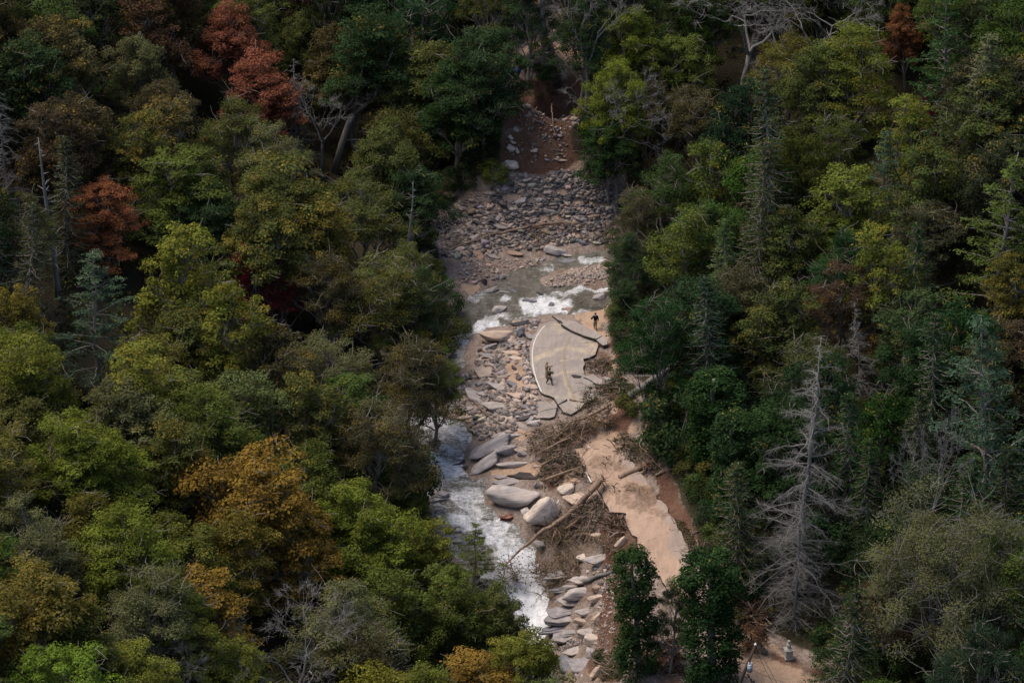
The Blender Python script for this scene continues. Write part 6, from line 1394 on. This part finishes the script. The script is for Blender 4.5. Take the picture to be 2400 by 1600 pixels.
# torn pieces of guard rail and a pipe
def rail(label, p0, p1, w_=.3):
    a = np.array(gpt(*p0)); b = np.array(gpt(*p1)); d = (b-a)/np.linalg.norm(b-a); s = np.cross(d, (0, 0, 1)); s /= np.linalg.norm(s); u = np.cross(s, d)
    prof = [(-.15, 0), (-.11, .05), (-.05, .05), (-.02, 0), (.02, 0), (.05, .05), (.11, .05), (.15, 0)]; t = np.linspace(0, 1, 8); V = []
    for k in t:
        for (x, y) in prof: V.append(a+(b-a)*k+u*x+s*(y+.03*math.sin(k*5)))
        for (x, y) in prof: V.append(a+(b-a)*k+u*x+s*(y+.03*math.sin(k*5)-.012))
    F = []
    for i in range(7):
        for j in range(7): F += [(i*16+j, i*16+j+1, (i+1)*16+j+1, (i+1)*16+j), (i*16+8+j+1, i*16+8+j, (i+1)*16+8+j, (i+1)*16+8+j+1)]
    mb = MB(); mb.add(V, np.array(F)); return tag(mb.build('guard_rail', M['galv']), label, 'guard rail')
rail('bent end of steel guard rail sticking out right of the left ivy covered trunk', (*ZD(1722,1272), .5), (*ZD(1800,1180), .9))
rail('length of steel guard rail beside the broad ivy covered trunk', (*ZD(1975,1250), .9), (*ZD(2055,1355), .5))
mb = MB(); V, F = tube([gpt(*ZC(1340,962), .5), gpt(*ZC(1372,908), .9)], .055, 10); mb.add(V, F); tag(mb.build('pipe', M['insul']), 'short white pipe caught in the brush under the fallen tree', 'pipe')
mb = MB(); V, F = tube([gpt(*ZC(1635,412), .3), gpt(*ZC(1662,426), .3)], .04, 8); mb.add(V, F); tag(mb.build('pipe', M['insul']), 'small white plastic stick lying at the head of the muddy road', 'pipe')

# ------------------------------------------------------------------ people
SKIN = plain('skin', (.42, .25, .17), .6, .05)
def skinned(name, chains, mat, parent, sub=1, root=0):
    """chains: lists of (x, y, z, radius); the first vertex of a chain may be ('j', index) of an earlier vertex"""
    vs_, es, rd = [], [], []
    for ch in chains:
        prev = None
        for p in ch:
            if p[0] == 'j': prev = p[1]; continue
            vs_.append(p[:3]); rd.append(p[3] if isinstance(p[3], tuple) else (p[3], p[3])); k = len(vs_)-1
            if prev is not None: es.append((prev, k))
            prev = k
    me = bpy.data.meshes.new(name); me.from_pydata(vs_, es, []); me.materials.append(mat); o = mk_obj(name, me, parent)
    sk = o.modifiers.new('skin', 'SKIN'); sk.use_smooth_shade = True
    for i, r in enumerate(rd): me.skin_vertices[0].data[i].radius = r; me.skin_vertices[0].data[i].use_root = (i == root)
    s = o.modifiers.new('sub', 'SUBSURF'); s.levels = sub; s.render_levels = sub; return o
def person(loc, rz, H, pose, cols, label, cap=None, vest=None):
    t = empty('person', loc, rz); k = H/1.78; t.scale = (k, k, k); J = pose
    def leg(s): return J['hip'+s], J['knee'+s], J['ank'+s]
    pel = (0, 0, .95, (.15, .11)); ch = [[pel, (0, 0, 1.12, (.13, .1)), (0, 0, 1.32, (.16, .11)), (0, 0, 1.44, (.12, .09)), (0, .0, 1.52, .055), (*J['head0'], .07), (*J['head1'], .095), (*J['head2'], .075)]]
    n0 = 8
    idx = n0
    for s in 'LR':
        h, kn, an = leg(s); to = J['toe'+s]; ch.append([('j', 0), (*h, .085), (*kn, .058), (*an, .042), (*to, .035)]); idx += 4
    for s in 'LR':
        sh, el, wr = J['sh'+s], J['el'+s], J['wr'+s]; hd = J['hd'+s]; ch.append([('j', 3), (*sh, .055), (*el, .042), (*wr, .03), (*hd, (.04, .022))]); hi = idx+3; idx += 4
        d = Vector(hd)-Vector(wr); d.normalize(); sd_ = d.cross(Vector((0, 0, 1))) if abs(d.z) < .9 else Vector((1, 0, 0)); sd_.normalize()
        for f in range(5):
            if f == 4: a = Vector(wr)*.6+Vector(hd)*.4+sd_*.04; b = a+(d*.6+sd_*.6)*.05; c = b+d*.03
            else: a = Vector(hd)+d*.02+sd_*(.03-.02*f); L = (.07, .08, .075, .06)[f]; b = a+d*L*.55; c = b+(d*.6+Vector((0, 0, -.5)))*L*.5
            ch.append([('j', hi), (*a, .012), (*b, .0095), (*c, .008)]); idx += 3
    o = skinned('body', ch, SKIN, t, 1)
    hx = Vector(J['head1']); fw = Vector(J['face']).normalized()
    mb = MB(); V, F = rockV(3, 'round', 3)
    if cap: hm = MB(); V, F = ico(3); V = V[:]; V = V*np.array([.112, .125, .085])+np.array(hx+Vector((0, 0, .055))); hm.add(V, F); a = hx+fw*.12+Vector((0, 0, .05)); V, F = boxv(a.x, a.y, a.z, .13, .1, .015); hm.add(V, F); hm.build('cap', cap, t, smooth=True)
    else: hm = MB(); V, F = ico(3); V = V*np.array([.105, .115, .1])+np.array(hx+Vector((0, 0, .045))-fw*.02); hm.add(V, F); hm.build('hair', plain('dark_hair', (.02, .014, .01), .8, .2), t, smooth=True)
    fm = MB(); V, F = ico(2); fm.add(V*np.array([.014, .02, .022])+np.array(hx+fw*.1-Vector((0, 0, .01))), F); V, F = ico(1)
    fm.build('nose', SKIN, t, smooth=True)
    em = MB(); sdv = fw.cross(Vector((0, 0, 1)))
    for s in (-1, 1): em.add(V*.011+np.array(hx+fw*.09+sdv*.033*s+Vector((0, 0, .015))), F)
    em.build('eyes', plain('eyes_dark', (.02, .02, .02), .3, .05), t)
    jk = [[(0, 0, .93, (.165, .125)), (0, 0, 1.12, (.185, .15)), (0, 0, 1.32, (.23, .165)), (0, 0, 1.45, (.17, .12)), (0, 0, 1.5, .075)]]; i2 = 5
    for s in 'LR':
        w1 = Vector(J['el'+s]).lerp(Vector(J['wr'+s]), .85); jk.append([('j', 3), (*J['sh'+s], .095), (*J['el'+s], .078), (*w1, .06)])
    skinned('jacket', jk, cols[0], t, 1)
    tr_ = [[(0, 0, .98, (.16, .12)), (0, 0, .9, (.15, .12))]]
    for s in 'LR':
        h, kn, an = leg(s); a2 = Vector(kn).lerp(Vector(an), .86); tr_.append([('j', 1), (*h, .125), (*kn, .098), (*a2, .082)])
    skinned('trousers', tr_, cols[1], t, 1)
    for s in 'LR':
        an = Vector(J['ank'+s]); to = Vector(J['toe'+s]); hl = an+(an-to).normalized()*.03; skinned('boot', [[(an.x, an.y, an.z+.12, .058), (an.x, an.y, an.z, .056), ((an.x+to.x)/2, (an.y+to.y)/2, to.z+.01, .05), (*to, .045)]], cols[2], t, 1)
    if vest:
        skinned('vest', [[(0, .0, 1.0, (.185, .15)), (0, 0, 1.2, (.19, .155)), (0, 0, 1.38, (.2, .16))]], vest, t, 1)
    return tag(t, label, 'person')
# figures face +y in their own space
stand = dict(hipL=(-.1, 0, .88), hipR=(.1, 0, .88), kneeL=(-.11, .03, .48), kneeR=(.11, .02, .48), ankL=(-.11, -.02, .1), ankR=(.12, 0, .1), toeL=(-.12, .13, .045), toeR=(.14, .15, .045),
             shL=(-.19, 0, 1.43), shR=(.19, 0, 1.43), elL=(-.27, -.06, 1.17), elR=(.27, -.06, 1.17), wrL=(-.25, .06, .95), wrR=(.25, .06, .95), hdL=(-.24, .09, .87), hdR=(.24, .09, .87), head0=(0, .02, 1.6), head1=(0, .03, 1.67), head2=(0, .03, 1.73), face=(0, 1, 0))
p1 = dict(stand, hipL=(-.09, 0, .88), kneeL=(-.08, .14, .5), ankL=(-.06, .2, .1), toeL=(-.06, .34, .045), kneeR=(.07, -.03, .48), ankR=(.05, -.22, .12), toeR=(.06, -.09, .045), elL=(-.42, -.02, 1.22), wrL=(-.3, .12, 1.1), hdL=(-.24, .16, 1.12), elR=(.25, -.1, 1.16), wrR=(.24, -.02, .92), hdR=(.24, .02, .85))
p2 = dict(stand, shR=(.18, .06, 1.44), elR=(.3, .3, 1.42), wrR=(.38, .5, 1.55), hdR=(.41, .57, 1.6), elL=(-.26, .08, 1.18), wrL=(-.1, .28, 1.2), hdL=(-.03, .32, 1.22))
p3 = dict(stand, hipL=(-.1, 0, .86), hipR=(.1, 0, .86), kneeL=(-.22, .03, .48), ankL=(-.34, -.02, .1), toeL=(-.38, .1, .045), kneeR=(.2, .06, .47), ankR=(.3, .0, .1), toeR=(.36, .12, .045), elL=(-.36, .1, 1.25), wrL=(-.2, .27, 1.46), hdL=(-.12, .29, 1.53), elR=(.36, .1, 1.25), wrR=(.2, .27, 1.46), hdR=(.12, .29, 1.53))
navy = plain('navy_cloth', (.012, .014, .022), .9, .2); khaki = plain('khaki_cloth', (.3, .23, .15), .95, .2); olivec = plain('olive_cloth', (.075, .07, .045), .95, .25); camo = plain('camouflage_cloth', (.24, .175, .115), .95, .6, scale=9); brown = plain('brown_leather', (.14, .07, .04), .8, .2)
q = P(*ZA(1706,1538)); person((q.x, q.y, q.z+.02), R(10), 1.8, p1, (navy, khaki, brown), 'person in a dark top and khaki trousers walking alone beyond the broken road')
zr = lambda a, b: (lambda q: (q[0], q[1], zf1(q[0], q[1])+.0))(hit(SG, a, b, .16))
q = zr(*ZB(1296,868)); person(q, R(-70), 1.82, p2, (camo, camo, brown), 'person in a tan camouflage uniform and cap pointing with a raised arm', cap=camo)
q = zr(*ZB(1328,928)); person(q, R(-35), 1.76, p3, (olivec, olivec, brown), 'person in a dark vest and olive trousers with both hands raised to the face', cap=navy, vest=navy)
